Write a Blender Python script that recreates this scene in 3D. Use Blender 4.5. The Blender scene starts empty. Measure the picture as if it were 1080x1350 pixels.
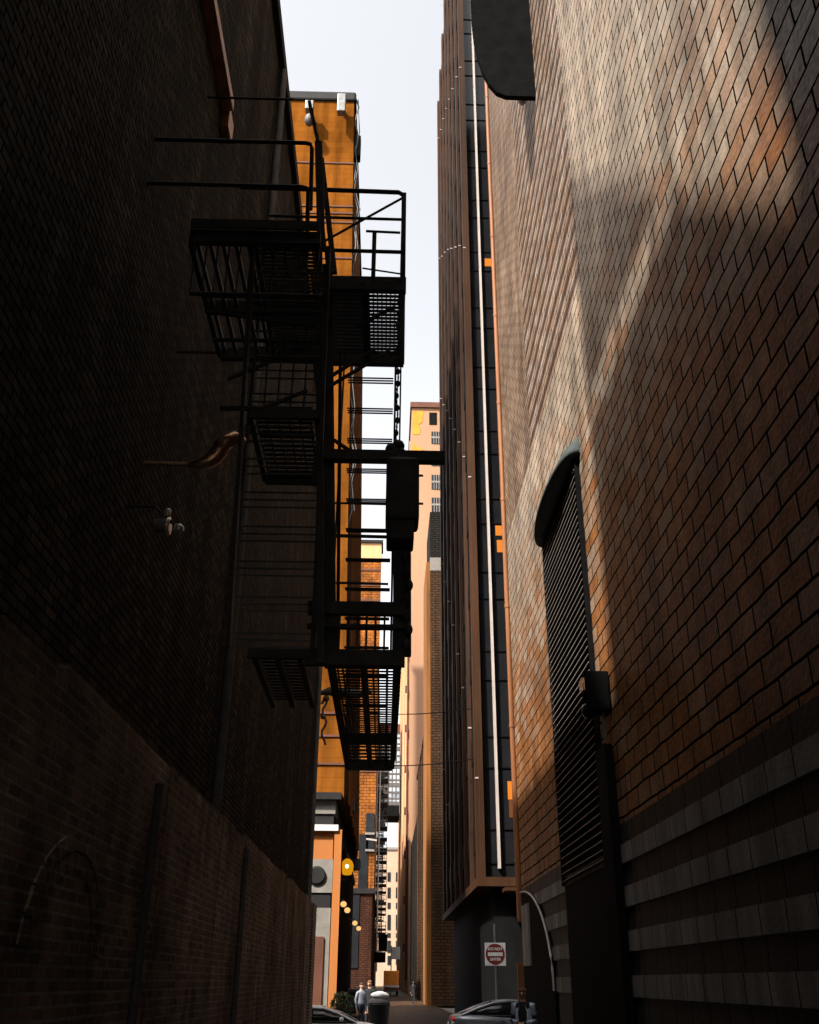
import bpy, bmesh, math, random
from mathutils import Vector, Matrix, Euler
random.seed(7)
S = bpy.context.scene
COL = S.collection
rad = math.radians

# ------------------------------------------------------------------ camera, sky, sun, exposure
CAM_Z = 1.8
F = 1263.0 / 1350.0                      # focal length in picture heights
PITCH, YAW, ROLL = rad(26.1), rad(1.22), rad(0.45)
cam = bpy.data.cameras.new('camera')
cam.sensor_fit = 'VERTICAL'; cam.sensor_height = 24.0; cam.sensor_width = 24.0 * 819 / 1024
cam.lens = 24.0 * F
cam.clip_start = 0.1; cam.clip_end = 3000
camo = bpy.data.objects.new('camera', cam); COL.objects.link(camo)
CAM_R = (Matrix.Rotation(-YAW, 4, 'Z') @ Matrix.Rotation(rad(90) + PITCH, 4, 'X') @ Matrix.Rotation(ROLL, 4, 'Z'))
camo.matrix_world = Matrix.Translation((0, 0, CAM_Z)) @ CAM_R
S.camera = camo

SUN_D = Vector((0.45, 0.45, -0.77)).normalized()     # the way the light travels: from behind the camera and the left
W = bpy.data.worlds.new('World'); S.world = W; W.use_nodes = True
wn = W.node_tree.nodes; wl = W.node_tree.links
sky = wn.new('ShaderNodeTexSky'); sky.sky_type = 'NISHITA'; sky.sun_disc = False
sky.sun_elevation = math.asin(-SUN_D.z)
sky.sun_rotation = math.atan2(-SUN_D.x, -SUN_D.y) % (2 * math.pi)
sky.dust_density = 4.0; sky.air_density = 1.0; sky.ozone_density = 1.0
hs = wn.new('ShaderNodeHueSaturation'); hs.inputs['Saturation'].default_value = 0.14
wl.new(sky.outputs[0], hs.inputs['Color']); wl.new(hs.outputs[0], wn['Background'].inputs['Color'])
wn['Background'].inputs['Strength'].default_value = 0.12
sl = bpy.data.lights.new('sun', 'SUN'); sl.energy = 4.1; sl.angle = rad(1.8); sl.color = (1.0, 0.94, 0.86)
so = bpy.data.objects.new('sun', sl); COL.objects.link(so)
so.rotation_euler = SUN_D.to_track_quat('-Z', 'Y').to_euler(); so.location = (-60, -50, 60)
S.view_settings.view_transform = 'Standard'; S.view_settings.look = 'None'
S.view_settings.gamma = 1.0; S.view_settings.exposure = 1.75
S.cycles.max_bounces = 8

def ray(u, v):
    "direction of the ray through a point of the 1080 x 1350 picture"
    d = Vector(((u - 540) / 1350.0, (675 - v) / 1350.0, -F))
    return (CAM_R.to_3x3() @ d)
def at(u, v, Y):
    d = ray(u, v); t = Y / d.y
    return Vector((d.x * t, Y, CAM_Z + d.z * t))
def xz(u, v, Y):
    p = at(u, v, Y); return p.x, p.z
def zof(v, Y, u=540): return at(u, v, Y).z
def xof(u, v, Y): return at(u, v, Y).x

# ------------------------------------------------------------------ materials
def nt(name):
    m = bpy.data.materials.new(name); m.use_nodes = True
    n = m.node_tree.nodes; l = m.node_tree.links
    b = n['Principled BSDF']
    return m, n, l, b
def uvnode(n, l, scale=(1, 1, 1)):
    t = n.new('ShaderNodeTexCoord'); mp = n.new('ShaderNodeMapping')
    mp.inputs['Scale'].default_value = scale
    l.new(t.outputs['UV'], mp.inputs['Vector']); return mp
def mat(name, col, rough=0.75, metal=0.0, var=0.25, ns=1.5, bump=0.0, bs=30.0, streak=False, spec=0.2):
    m, n, l, b = nt(name)
    b.inputs['Roughness'].default_value = rough; b.inputs['Metallic'].default_value = metal
    b.inputs['Specular IOR Level'].default_value = spec
    mp = uvnode(n, l, (ns, ns * (0.12 if streak else 1.0), ns))
    nz = n.new('ShaderNodeTexNoise'); nz.inputs['Scale'].default_value = 1.0; nz.inputs['Detail'].default_value = 7.0
    nz.inputs['Roughness'].default_value = 0.65
    l.new(mp.outputs[0], nz.inputs['Vector'])
    cr = n.new('ShaderNodeValToRGB'); e = cr.color_ramp.elements
    e[0].position = 0.3; e[1].position = 0.72
    e[0].color = (*[c * (1 - var) for c in col], 1); e[1].color = (*[min(1, c * (1 + var)) for c in col], 1)
    l.new(nz.outputs[0], cr.inputs[0]); l.new(cr.outputs[0], b.inputs['Base Color'])
    if bump:
        mp2 = uvnode(n, l, (bs, bs, bs)); n2 = n.new('ShaderNodeTexNoise'); n2.inputs['Scale'].default_value = 1
        n2.inputs['Detail'].default_value = 4
        l.new(mp2.outputs[0], n2.inputs['Vector'])
        bp = n.new('ShaderNodeBump'); bp.inputs['Strength'].default_value = bump; bp.inputs['Distance'].default_value = 0.02
        l.new(n2.outputs[0], bp.inputs['Height']); l.new(bp.outputs[0], b.inputs['Normal'])
    return m
def brick(name, c1, c2, mortar, bw=0.22, rh=0.075, ms=0.008, rough=0.8, bump=0.6, bias=0.0, dirt=0.35, ds=0.5, stripe=None, spec=0.12, rvar=0.0, streak=0.35, hbias=None, wander=None, stain=0.35):
    m, n, l, b = nt(name)
    mp = uvnode(n, l)
    # a slightly wandering course line
    br = n.new('ShaderNodeTexBrick'); br.inputs['Scale'].default_value = 1.0
    br.inputs['Brick Width'].default_value = bw; br.inputs['Row Height'].default_value = rh
    br.inputs['Mortar Size'].default_value = ms; br.inputs['Mortar Smooth'].default_value = 0.15
    br.inputs['Bias'].default_value = bias
    br.inputs['Color1'].default_value = (*c1, 1); br.inputs['Color2'].default_value = (*c2, 1); br.inputs['Mortar'].default_value = (*mortar, 1)
    nw = n.new('ShaderNodeTexNoise'); nw.inputs['Scale'].default_value = 2.2; nw.inputs['Detail'].default_value = 3
    l.new(mp.outputs[0], nw.inputs['Vector'])
    ad = n.new('ShaderNodeVectorMath'); ad.operation = 'MULTIPLY_ADD'
    ad.inputs[1].default_value = (rh * 0.16 if wander is None else wander,) * 3
    l.new(nw.outputs['Color'], ad.inputs[0]); l.new(mp.outputs[0], ad.inputs[2])
    l.new(ad.outputs[0], br.inputs['Vector'])
    if hbias:                               # fewer orange blocks higher up
        sp_ = n.new('ShaderNodeSeparateXYZ'); l.new(mp.outputs[0], sp_.inputs[0])
        hb = n.new('ShaderNodeMapRange'); hb.inputs['From Min'].default_value = hbias[0]; hb.inputs['From Max'].default_value = hbias[1]
        hb.inputs['To Min'].default_value = hbias[2]; hb.inputs['To Max'].default_value = hbias[3]
        l.new(sp_.outputs['Y'], hb.inputs['Value']); l.new(hb.outputs[0], br.inputs['Bias'])
    col = br.outputs['Color']
    if stripe:                              # alternate darker courses
        sep = n.new('ShaderNodeSeparateXYZ'); l.new(mp.outputs[0], sep.inputs[0])
        mm = n.new('ShaderNodeMath'); mm.operation = 'PINGPONG'; mm.inputs[1].default_value = stripe
        l.new(sep.outputs['Y'], mm.inputs[0])
        gt = n.new('ShaderNodeMath'); gt.operation = 'GREATER_THAN'; gt.inputs[1].default_value = stripe * 0.5
        l.new(mm.outputs[0], gt.inputs[0])
        mx = n.new('ShaderNodeMixRGB'); mx.blend_type = 'MULTIPLY'; mx.inputs['Color2'].default_value = (0.28, 0.25, 0.23, 1)
        l.new(gt.outputs[0], mx.inputs['Fac']); l.new(col, mx.inputs['Color1']); col = mx.outputs[0]
    nz = n.new('ShaderNodeTexNoise'); nz.inputs['Scale'].default_value = ds; nz.inputs['Detail'].default_value = 8
    nz.inputs['Roughness'].default_value = 0.7
    mps = uvnode(n, l, (1, streak, 1)); l.new(mps.outputs[0], nz.inputs['Vector'])
    cr = n.new('ShaderNodeValToRGB'); e = cr.color_ramp.elements
    e[0].position = 0.32; e[1].position = 0.68
    e[0].color = (*[1 - dirt] * 3, 1); e[1].color = (*[1 + dirt * 0.4] * 3, 1)
    l.new(nz.outputs[0], cr.inputs[0])
    m2 = n.new('ShaderNodeMixRGB'); m2.blend_type = 'MULTIPLY'; m2.inputs['Fac'].default_value = 1
    l.new(col, m2.inputs['Color1']); l.new(cr.outputs[0], m2.inputs['Color2'])
    mv = uvnode(n, l, (1.3, 0.06, 1)); nv = n.new('ShaderNodeTexNoise'); nv.inputs['Scale'].default_value = 1.6; nv.inputs['Detail'].default_value = 6
    l.new(mv.outputs[0], nv.inputs['Vector'])
    cv = n.new('ShaderNodeValToRGB'); ev = cv.color_ramp.elements; ev[0].position = 0.36; ev[1].position = 0.58
    ev[0].color = (*[1 - stain] * 3, 1); ev[1].color = (1, 1, 1, 1); l.new(nv.outputs[0], cv.inputs[0])
    m3 = n.new('ShaderNodeMixRGB'); m3.blend_type = 'MULTIPLY'; m3.inputs['Fac'].default_value = 1
    l.new(m2.outputs[0], m3.inputs['Color1']); l.new(cv.outputs[0], m3.inputs['Color2'])
    l.new(m3.outputs[0], b.inputs['Base Color'])
    b.inputs['Roughness'].default_value = rough
    sm = n.new('ShaderNodeMath'); sm.operation = 'MULTIPLY_ADD'; sm.inputs[1].default_value = -spec; sm.inputs[2].default_value = spec
    l.new(br.outputs['Fac'], sm.inputs[0]); l.new(sm.outputs[0], b.inputs['Specular IOR Level'])
    fine = n.new('ShaderNodeTexNoise'); fine.inputs['Scale'].default_value = 14; fine.inputs['Detail'].default_value = 5
    l.new(mp.outputs[0], fine.inputs['Vector'])
    if rvar:
        mr = n.new('ShaderNodeMapRange'); mr.inputs['From Min'].default_value = 0.3; mr.inputs['From Max'].default_value = 0.7
        mr.inputs['To Min'].default_value = max(0.05, rough - rvar); mr.inputs['To Max'].default_value = min(1, rough + rvar)
        l.new(fine.outputs[0], mr.inputs['Value']); l.new(mr.outputs[0], b.inputs['Roughness'])
    ht = n.new('ShaderNodeMath'); ht.operation = 'MULTIPLY_ADD'; ht.inputs[1].default_value = -1.0
    l.new(br.outputs['Fac'], ht.inputs[0])
    fm = n.new('ShaderNodeMath'); fm.operation = 'MULTIPLY'; fm.inputs[1].default_value = 0.5
    l.new(fine.outputs[0], fm.inputs[0])
    bwn = n.new('ShaderNodeRGBToBW'); l.new(br.outputs['Color'], bwn.inputs[0])
    lift = n.new('ShaderNodeMath'); lift.operation = 'MULTIPLY_ADD'; lift.inputs[1].default_value = 0.45 / max(0.02, max(sum(c1), sum(c2)) / 3)
    l.new(bwn.outputs[0], lift.inputs[0]); l.new(fm.outputs[0], lift.inputs[2]); l.new(lift.outputs[0], ht.inputs[2])
    bp = n.new('ShaderNodeBump'); bp.inputs['Strength'].default_value = bump; bp.inputs['Distance'].default_value = 0.03
    l.new(ht.outputs[0], bp.inputs['Height']); l.new(bp.outputs[0], b.inputs['Normal'])
    return m
def emit(name, col, strength):
    m, n, l, b = nt(name)
    b.inputs['Base Color'].default_value = (0.02, 0.015, 0.01, 1)
    b.inputs['Emission Color'].default_value = (*col, 1); b.inputs['Emission Strength'].default_value = strength; b.inputs['Specular IOR Level'].default_value = 0.0
    return m
def glass(name, col, rough=0.08, var=0.3):
    m = mat(name, col, rough, 0.0, var, 0.3, spec=0.25)
    return m

M = {}
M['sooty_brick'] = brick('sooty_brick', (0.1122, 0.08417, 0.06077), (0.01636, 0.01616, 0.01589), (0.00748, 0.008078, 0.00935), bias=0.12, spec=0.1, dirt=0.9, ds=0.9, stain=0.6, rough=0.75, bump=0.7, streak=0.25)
M['rough_brick'] = brick('rough_brick', (0.3901, 0.2399, 0.1687), (0.1756, 0.1177, 0.09157), (0.3901, 0.3488, 0.3012), spec=0.1, dirt=0.75, ds=0.8, rough=0.85, bump=1.0, ms=0.012, streak=0.8)
M['pale_brick'] = brick('pale_brick', (0.315, 0.24, 0.1725), (0.225, 0.15, 0.0975), (0.075, 0.0525, 0.0375), dirt=0.5, ds=1.2, rough=0.85, ms=0.012)
M['glazed_block'] = brick('glazed_block', (0.265, 0.207, 0.1532), (0.207, 0.0828, 0.02815), (0.007452, 0.005796, 0.00414), bw=0.76, rh=0.31, ms=0.021, rough=0.5, bump=0.8, dirt=0.55, ds=0.7, rvar=0.15, streak=0.6, hbias=(7.0, 15.0, 0.60, -0.75))
M['striped_block'] = brick('striped_block', (0.2448, 0.1908, 0.1512), (0.18, 0.108, 0.0648), (0.00576, 0.00432, 0.0036), spec=0.12, bw=0.76, rh=0.31, ms=0.02, rough=0.5, bump=0.8, dirt=0.4, ds=0.7, stripe=0.31, streak=0.6)
M['fine_block'] = brick('fine_block', (0.1944, 0.1368, 0.0972), (0.1296, 0.0792, 0.0468), (0.0144, 0.01008, 0.0072), bw=0.60, rh=0.22, ms=0.02, rough=0.5, bump=0.7, dirt=0.5, ds=0.5, streak=0.6)
M['grey_block'] = brick('grey_block', (0.2329, 0.2199, 0.2026), (0.1725, 0.1552, 0.1336), (0.01725, 0.0138, 0.01035), bw=0.75, rh=20.0, ms=0.014, rough=0.6, dirt=0.5, ds=1.5, wander=0.006)
M['dark_block'] = brick('dark_block', (0.0308, 0.0252, 0.0224), (0.0364, 0.0266, 0.021), (0.0084, 0.007, 0.007), bw=0.75, rh=20.0, ms=0.012, rough=0.6, wander=0.006)
M['black_iron'] = mat('black_iron', (0.0825, 0.078, 0.0735), 0.6, 0.0, 0.4, 4, 0.2, 40, spec=0.2)
M['grey_steel'] = mat('grey_steel', (0.16, 0.16, 0.155), 0.4, 0.5, 0.3, 3)
M['black_panel'] = mat('black_panel', (0.006, 0.006, 0.006), 0.8, 0.0, 0.3, 2, spec=0.0)
M['dark_green_metal'] = mat('dark_green_metal', (0.03872, 0.04576, 0.044), 0.75, 0.0, 0.3, 2, spec=0.08)
M['rust_pipe'] = mat('rust_pipe', (0.70, 0.33, 0.17), 0.30, 0.0, 0.45, 5, 0.2, 60, spec=0.8)
M['bright_copper'] = mat('bright_copper', (0.85, 0.47, 0.26), 0.32, 0.85, 0.25, 5, 0.15, 60, spec=0.5)
M['bright_metal'] = mat('bright_metal', (0.85, 0.80, 0.70), 0.35, 0.7, 0.15, 5, spec=0.5)
M['copper_pipe'] = mat('copper_pipe', (0.16, 0.06, 0.02), 0.6, 0.0, 0.45, 1.2, 0.1, 30, streak=True)
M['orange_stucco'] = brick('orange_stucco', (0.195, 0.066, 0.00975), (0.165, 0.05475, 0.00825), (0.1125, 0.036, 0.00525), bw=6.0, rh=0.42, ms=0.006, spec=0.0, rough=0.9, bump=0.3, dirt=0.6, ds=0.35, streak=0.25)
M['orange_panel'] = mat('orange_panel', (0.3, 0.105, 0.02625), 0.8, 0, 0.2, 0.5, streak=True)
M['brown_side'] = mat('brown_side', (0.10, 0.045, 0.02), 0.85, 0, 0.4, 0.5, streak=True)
M['limestone'] = mat('limestone', (0.165, 0.15, 0.1312), 0.85, 0, 0.2, 2.0, 0.3, 40)
M['dark_stone'] = mat('dark_stone', (0.012, 0.011, 0.011), 0.8, 0, 0.3, 1)
M['white_stone'] = mat('white_stone', (0.465, 0.45, 0.4275), 0.7, 0, 0.15, 1)
M['bronze_pier'] = mat('bronze_pier', (0.03348, 0.01503, 0.007128), 0.6, 0.0, 0.6, 0.6, streak=True, spec=0.05)
M['curtain_glass'] = mat('curtain_glass', (0.008, 0.008, 0.009), 0.3, 0, 0.3, 0.3, spec=0.0)
M['front_glass'] = mat('front_glass', (0.008, 0.008, 0.009), 0.1, 0, 0.3, 0.3, spec=0.15)
M['dark_wall'] = mat('dark_wall', (0.005, 0.0048, 0.0046), 0.8, 0, 0.4, 1, spec=0.04)
M['white_metal'] = mat('white_metal', (0.3, 0.255, 0.225), 0.4, 0.0, 0.15, 1)
M['cream_render'] = mat('cream_render', (0.294, 0.1599, 0.0925), 0.85, 0, 0.14, 0.12, streak=True)
M['peeled_orange'] = mat('peeled_orange', (0.60, 0.19, 0.02), 0.85, 0, 0.25, 0.3)
M['cream_pier'] = mat('cream_pier', (0.54, 0.285, 0.135), 0.8, 0, 0.3, 0.2, streak=True)
M['maroon'] = mat('maroon', (0.09, 0.035, 0.02), 0.8, 0, 0.3, 0.5)
M['brown_brick'] = brick('brown_brick', (0.06, 0.028, 0.012), (0.04, 0.02, 0.009), (0.02, 0.012, 0.008), bw=0.6, rh=0.25, ms=0.03, dirt=0.5, ds=0.3)
M['dark_brick'] = brick('dark_brick', (0.014, 0.010, 0.008), (0.010, 0.008, 0.006), (0.006, 0.005, 0.004), bw=0.6, rh=0.25, ms=0.03, dirt=0.5, ds=0.3)
M['orange_brick'] = brick('orange_brick', (0.3, 0.0975, 0.0135), (0.21, 0.06375, 0.0105), (0.105, 0.0375, 0.012), bw=1.0, rh=0.45, ms=0.05, dirt=0.6, ds=0.25, streak=1)
M['red_brick'] = brick('red_brick', (0.06, 0.020, 0.009), (0.035, 0.013, 0.007), (0.016, 0.01, 0.008), bw=0.5, rh=0.2, ms=0.025, dirt=0.5, ds=0.4)
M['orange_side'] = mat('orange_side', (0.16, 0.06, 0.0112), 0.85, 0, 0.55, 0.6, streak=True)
M['pale_facade'] = mat('pale_facade', (0.315, 0.2175, 0.15), 0.85, 0, 0.15, 0.1)
M['window_dark'] = glass('window_dark', (0.014, 0.015, 0.017), 0.15)
M['bridge_glass'] = glass('bridge_glass', (0.30, 0.34, 0.38), 0.3, 0.8)
M['asphalt'] = mat('asphalt', (0.05, 0.048, 0.045), 0.85, 0, 0.4, 0.8, 0.5, 30)
M['alley_paving'] = brick('alley_paving', (0.075, 0.04, 0.02), (0.05, 0.028, 0.014), (0.02, 0.014, 0.01), bw=0.3, rh=0.12, ms=0.012, dirt=0.7, ds=0.6, rough=0.5, streak=1)
M['pavement'] = mat('pavement', (0.20, 0.185, 0.17), 0.85, 0, 0.3, 1, 0.3, 30)
M['ground'] = mat('ground', (0.10, 0.09, 0.08), 0.9, 0, 0.3, 0.2)
M['road_paint'] = mat('road_paint', (0.62, 0.58, 0.40), 0.7, 0, 0.2, 2)
M['silver_paint'] = mat('silver_paint', (0.16, 0.165, 0.175), 0.22, 0.5, 0.05, 1)
M['white_paint'] = mat('white_paint', (0.75, 0.75, 0.75), 0.3, 0.0, 0.05, 1)
M['car_glass'] = glass('car_glass', (0.010, 0.011, 0.012), 0.05)
M['rubber'] = mat('rubber', (0.02, 0.02, 0.02), 0.8)
M['red_lens'] = mat('red_lens', (0.55, 0.015, 0.02), 0.2, 0, 0.1)
M['clear_lens'] = mat('clear_lens', (0.6, 0.6, 0.6), 0.1, 0, 0.1)
M['sign_white'] = mat('sign_white', (0.62, 0.60, 0.57), 0.5, 0, 0.12, 6)
M['sign_red'] = mat('sign_red', (0.16, 0.022, 0.018), 0.5, 0, 0.15, 6)
M['lantern_glow'] = emit('lantern_glow', (1.0, 0.42, 0.01), 0.20)
M['bulb_glow'] = emit('bulb_glow', (1.0, 0.80, 0.45), 3.0)
M['globe_glow'] = emit('globe_glow', (1.0, 0.58, 0.20), 0.32)
M['room_light'] = emit('room_light', (1.0, 0.27, 0.015), 0.27)
M['room_dim'] = emit('room_dim', (1.0, 0.22, 0.01), 0.05)
M['skin'] = mat('skin', (0.42, 0.24, 0.15), 0.6, 0, 0.08, 8)
M['hair_dark'] = mat('hair_dark', (0.03, 0.018, 0.012), 0.7)
M['hair_brown'] = mat('hair_brown', (0.12, 0.05, 0.02), 0.7)
M['eye'] = mat('eye', (0.02, 0.015, 0.012), 0.3)
M['denim'] = mat('denim', (0.03, 0.04, 0.07), 0.85)
M['light_denim'] = mat('light_denim', (0.34, 0.38, 0.45), 0.85, 0, 0.3, 4)
M['black_cloth'] = mat('black_cloth', (0.015, 0.015, 0.016), 0.9)
M['grey_cloth'] = mat('grey_cloth', (0.216, 0.234, 0.27), 0.9, 0, 0.3, 6)
M['white_cloth'] = mat('white_cloth', (0.6, 0.58, 0.55), 0.9)
M['red_cloth'] = mat('red_cloth', (0.18, 0.03, 0.025), 0.9)
M['truck_orange'] = mat('truck_orange', (0.62, 0.20, 0.03), 0.5)
M['leaf'] = mat('leaf', (0.035, 0.045, 0.02), 0.6, 0, 0.5, 8)
M['grey_plastic'] = mat('grey_plastic', (0.012, 0.012, 0.012), 0.5)

# ------------------------------------------------------------------ mesh collecting
class MB:
    def __init__(s): s.v = []; s.f = []; s.m = []; s.sm = []
    def add(s, vs, fs, m=0, smooth=False):
        o = len(s.v); s.v += [Vector(p) for p in vs]
        for f in fs: s.f.append([i + o for i in f]); s.m.append(m); s.sm.append(smooth)
        return s
    def box(s, x0, x1, y0, y1, z0, z1, m=0):
        if x1 < x0: x0, x1 = x1, x0
        if y1 < y0: y0, y1 = y1, y0
        if z1 < z0: z0, z1 = z1, z0
        return s.add([(x0, y0, z0), (x1, y0, z0), (x1, y1, z0), (x0, y1, z0), (x0, y0, z1), (x1, y0, z1), (x1, y1, z1), (x0, y1, z1)],
                     [(0, 3, 2, 1), (4, 5, 6, 7), (0, 1, 5, 4), (1, 2, 6, 5), (2, 3, 7, 6), (3, 0, 4, 7)], m)
    def bar(s, p, q, w, h, m=0):
        "a square bar from p to q"
        p = Vector(p); q = Vector(q); d = (q - p).normalized()
        up = Vector((0, 0, 1)) if abs(d.z) < 0.95 else Vector((0, 1, 0))
        a = d.cross(up).normalized() * w / 2; b = a.cross(d).normalized() * h / 2
        vs = [p - a - b, p + a - b, p + a + b, p - a + b, q - a - b, q + a - b, q + a + b, q - a + b]
        return s.add(vs, [(3, 2, 1, 0), (4, 5, 6, 7), (0, 1, 5, 4), (1, 2, 6, 5), (2, 3, 7, 6), (3, 0, 4, 7)], m)
    def tube(s, pts, r, n=8, m=0, radii=None):
        pts = [Vector(p) for p in pts]; rings = []
        for i, p in enumerate(pts):
            a = pts[max(0, i - 1)]; b = pts[min(len(pts) - 1, i + 1)]
            d = (b - a).normalized()
            up = Vector((0, 0, 1)) if abs(d.z) < 0.9 else Vector((0, 1, 0))
            x = d.cross(up).normalized(); y = x.cross(d).normalized()
            rr = radii[i] if radii else r
            rings.append([p + x * rr * math.cos(2 * math.pi * k / n) + y * rr * math.sin(2 * math.pi * k / n) for k in range(n)])
        vs = [q for rg in rings for q in rg]; fs = []
        for i in range(len(rings) - 1):
            for k in range(n):
                fs.append((i * n + k, i * n + (k + 1) % n, (i + 1) * n + (k + 1) % n, (i + 1) * n + k))
        s.add(vs, fs, m, True)
        s.add(rings[0], [tuple(range(n))[::-1]], m); s.add(rings[-1], [tuple(range(n))], m)
        return s
    def loft(s, rings, m=0, smooth=True, caps=True, mats=None):
        n = len(rings[0]); vs = [p for r in rings for p in r]; fs = []
        o = len(s.v); s.v += [Vector(p) for p in vs]
        for i in range(len(rings) - 1):
            for k in range(n):
                s.f.append([o + i * n + k, o + i * n + (k + 1) % n, o + (i + 1) * n + (k + 1) % n, o + (i + 1) * n + k])
                s.m.append(mats(i, k) if mats else m); s.sm.append(smooth)
        if caps:
            s.f.append([o + k for k in range(n)][::-1]); s.m.append(m); s.sm.append(False)
            s.f.append([o + (len(rings) - 1) * n + k for k in range(n)]); s.m.append(m); s.sm.append(False)
        return s
    def ball(s, c, r, m=0, nu=12, nv=8):
        c = Vector(c); r = Vector(r) if hasattr(r, '__len__') else Vector((r, r, r)); rings = []
        for i in range(nv + 1):
            t = math.pi * i / nv; q = max(0.001, math.sin(t))
            rings.append([c + Vector((r.x * q * math.cos(2 * math.pi * k / nu), r.y * q * math.sin(2 * math.pi * k / nu), -r.z * math.cos(t))) for k in range(nu)])
        return s.loft(rings, m)
    def lathe(s, c, prof, n=16, m=0, axis='Z'):
        c = Vector(c); rings = []
        for r, h in prof:
            ring = []
            for k in range(n):
                a = 2 * math.pi * k / n
                if axis == 'Z': ring.append(c + Vector((r * math.cos(a), r * math.sin(a), h)))
                elif axis == 'Y': ring.append(c + Vector((r * math.cos(a), h, -r * math.sin(a))))
                else: ring.append(c + Vector((h, r * math.cos(a), r * math.sin(a))))
            rings.append(ring)
        return s.loft(rings, m)
    def prism(s, poly, d, m=0):
        "extrude a flat polygon (list of points) by the vector d"
        a = [Vector(p) for p in poly]; d = Vector(d); n = len(a)
        return s.add(a + [p + d for p in a], [tuple(range(n))[::-1], tuple(range(n, 2 * n))] + [(k, (k + 1) % n, n + (k + 1) % n, n + k) for k in range(n)], m)
    def build(s, name, mats, parent=None, kind=None, local=False, bevel=0.0):
        me = bpy.data.meshes.new(name)
        off = Vector((0, 0, 0))
        if parent and not local:
            q = parent
            while q: off = off + q.location; q = q.parent
        me.from_pydata([tuple(p - off) for p in s.v], [], s.f)
        for k in (mats if isinstance(mats, (list, tuple)) else [mats]): me.materials.append(M[k] if isinstance(k, str) else k)
        me.polygons.foreach_set('material_index', s.m); me.polygons.foreach_set('use_smooth', s.sm)
        bm = bmesh.new(); bm.from_mesh(me); bmesh.ops.recalc_face_normals(bm, faces=bm.faces)
        uv = bm.loops.layers.uv.new('UVMap')
        for f in bm.faces:
            a = f.normal
            ax, ay, az = abs(a.x), abs(a.y), abs(a.z)
            for lp in f.loops:
                c = lp.vert.co + off
                lp[uv].uv = (c.y, c.z) if ax >= ay and ax >= az else ((c.x, c.z) if ay >= az else (c.x, c.y))
        bm.to_mesh(me); bm.free(); me.update()
        o = bpy.data.objects.new(name, me); COL.objects.link(o)
        if parent: o.parent = parent
        if kind: o['kind'] = kind
        if bevel:
            b = o.modifiers.new('bevel', 'BEVEL'); b.width = bevel; b.segments = 2; b.limit_method = 'ANGLE'
        return o
def tag(o, label, cat, group=None, kind=None):
    o['label'] = label; o['category'] = cat
    if group: o['group'] = group
    if kind: o['kind'] = kind
    return o
def thing(name, label, cat, loc=(0, 0, 0), group=None, rz=0.0):
    o = bpy.data.objects.new(name, None); COL.objects.link(o); o.location = loc; o.rotation_euler = (0, 0, rz)
    o.empty_display_size = 0.3
    return tag(o, label, cat, group)
def copy_tree(o, parent=None):
    c = o.copy(); COL.objects.link(c)
    if parent: c.parent = parent
    for ch in list(o.children): copy_tree(ch, c)
    return c

# ------------------------------------------------------------------ ground
MB().box(-1500, 1500, -1500, 1500, -1.2, -0.14).build('ground', 'ground', kind='structure')
MB().box(-400, 400, 31.6, 40.3, -0.5, -0.12).build('road', 'asphalt', kind='structure')
MB().box(-2.6, 4.2, -40, 30.4, -0.5, 0.0).build('alley_floor', 'asphalt', kind='structure')
MB().box(-3.0, 4.4, 41.6, 420, -0.5, 0.002).build('alley_lane', 'alley_paving', kind='structure')
for n_, y0, y1 in (('pavement', 30.4, 31.6), ('pavement', 40.3, 41.6)):
    MB().box(-60, 60, y0, y1, -0.5, 0.004).build(n_, 'pavement', kind='structure', bevel=0.02)
mk = MB()
for k in range(-12, 14): mk.box(k * 4, k * 4 + 2, 35.9, 36.0, -0.119, -0.115)
mk.build('road_marking', 'road_paint', kind='structure')

# ------------------------------------------------------------------ near left building (sooty brick)
LX = -2.2
t = thing('brick_building', 'tall soot-black brick building rising behind the iron fire escape', 'building', (-2.2, 30, 0))
b = MB()
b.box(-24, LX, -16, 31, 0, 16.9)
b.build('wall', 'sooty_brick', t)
c = MB(); c.box(-24.1, LX + 0.10, 10.8, 31.1, 16.9, 17.22)
c.build('parapet', 'dark_stone', t)
b = MB(); b.prism([(LX - 0.13, -1.7, 16.9), (LX - 0.13, 10.2, 16.9), (LX - 0.13, 10.2, 22.6), (LX - 0.13, 3.9, 22.6)], (0.12, 0, 0))  # added out-of-view screen, shaped to cast the shadow edges on the right wall
b.prism([(LX - 0.13, 4.7, 23.4), (LX - 0.13, 10.2, 23.4), (LX - 0.13, 10.2, 29.2)], (0.12, 0, 0))
for y in (4.9, 7.4, 9.9): b.box(LX - 0.30, LX - 0.14, y, y + 0.2, 16.9, 24.0)
b.build('shadow_screen', 'dark_wall', t)
ledge = MB(); ledge.box(LX, LX + 0.14, 4.0, 8.6, 11.55, 11.70); ledge.box(LX, LX + 0.10, 8.6, 8.9, 11.3, 11.62)
ledge.build('ledge', 'rust_pipe', t)
for y in (12.3, 28.6): MB().tube([(LX + 0.09, y, 3.5), (LX + 0.09, y, 16.8)], 0.07).build('downpipe', 'black_iron', t)

t = thing('shade_block', 'unseen dark block added over the alley behind the viewpoint to shade it', 'building', (0.9, -6, 6.3))  # added out of view, keeps sky and sun off the near walls
MB().box(LX + 0.01, 3.99, -16, 0.9, 6.4, 26).build('wall', 'dark_wall', t)
MB().box(LX + 0.01, 3.99, 0.6, 0.95, 6.3, 6.7).build('shade_edge', 'dark_stone', t)

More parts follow.
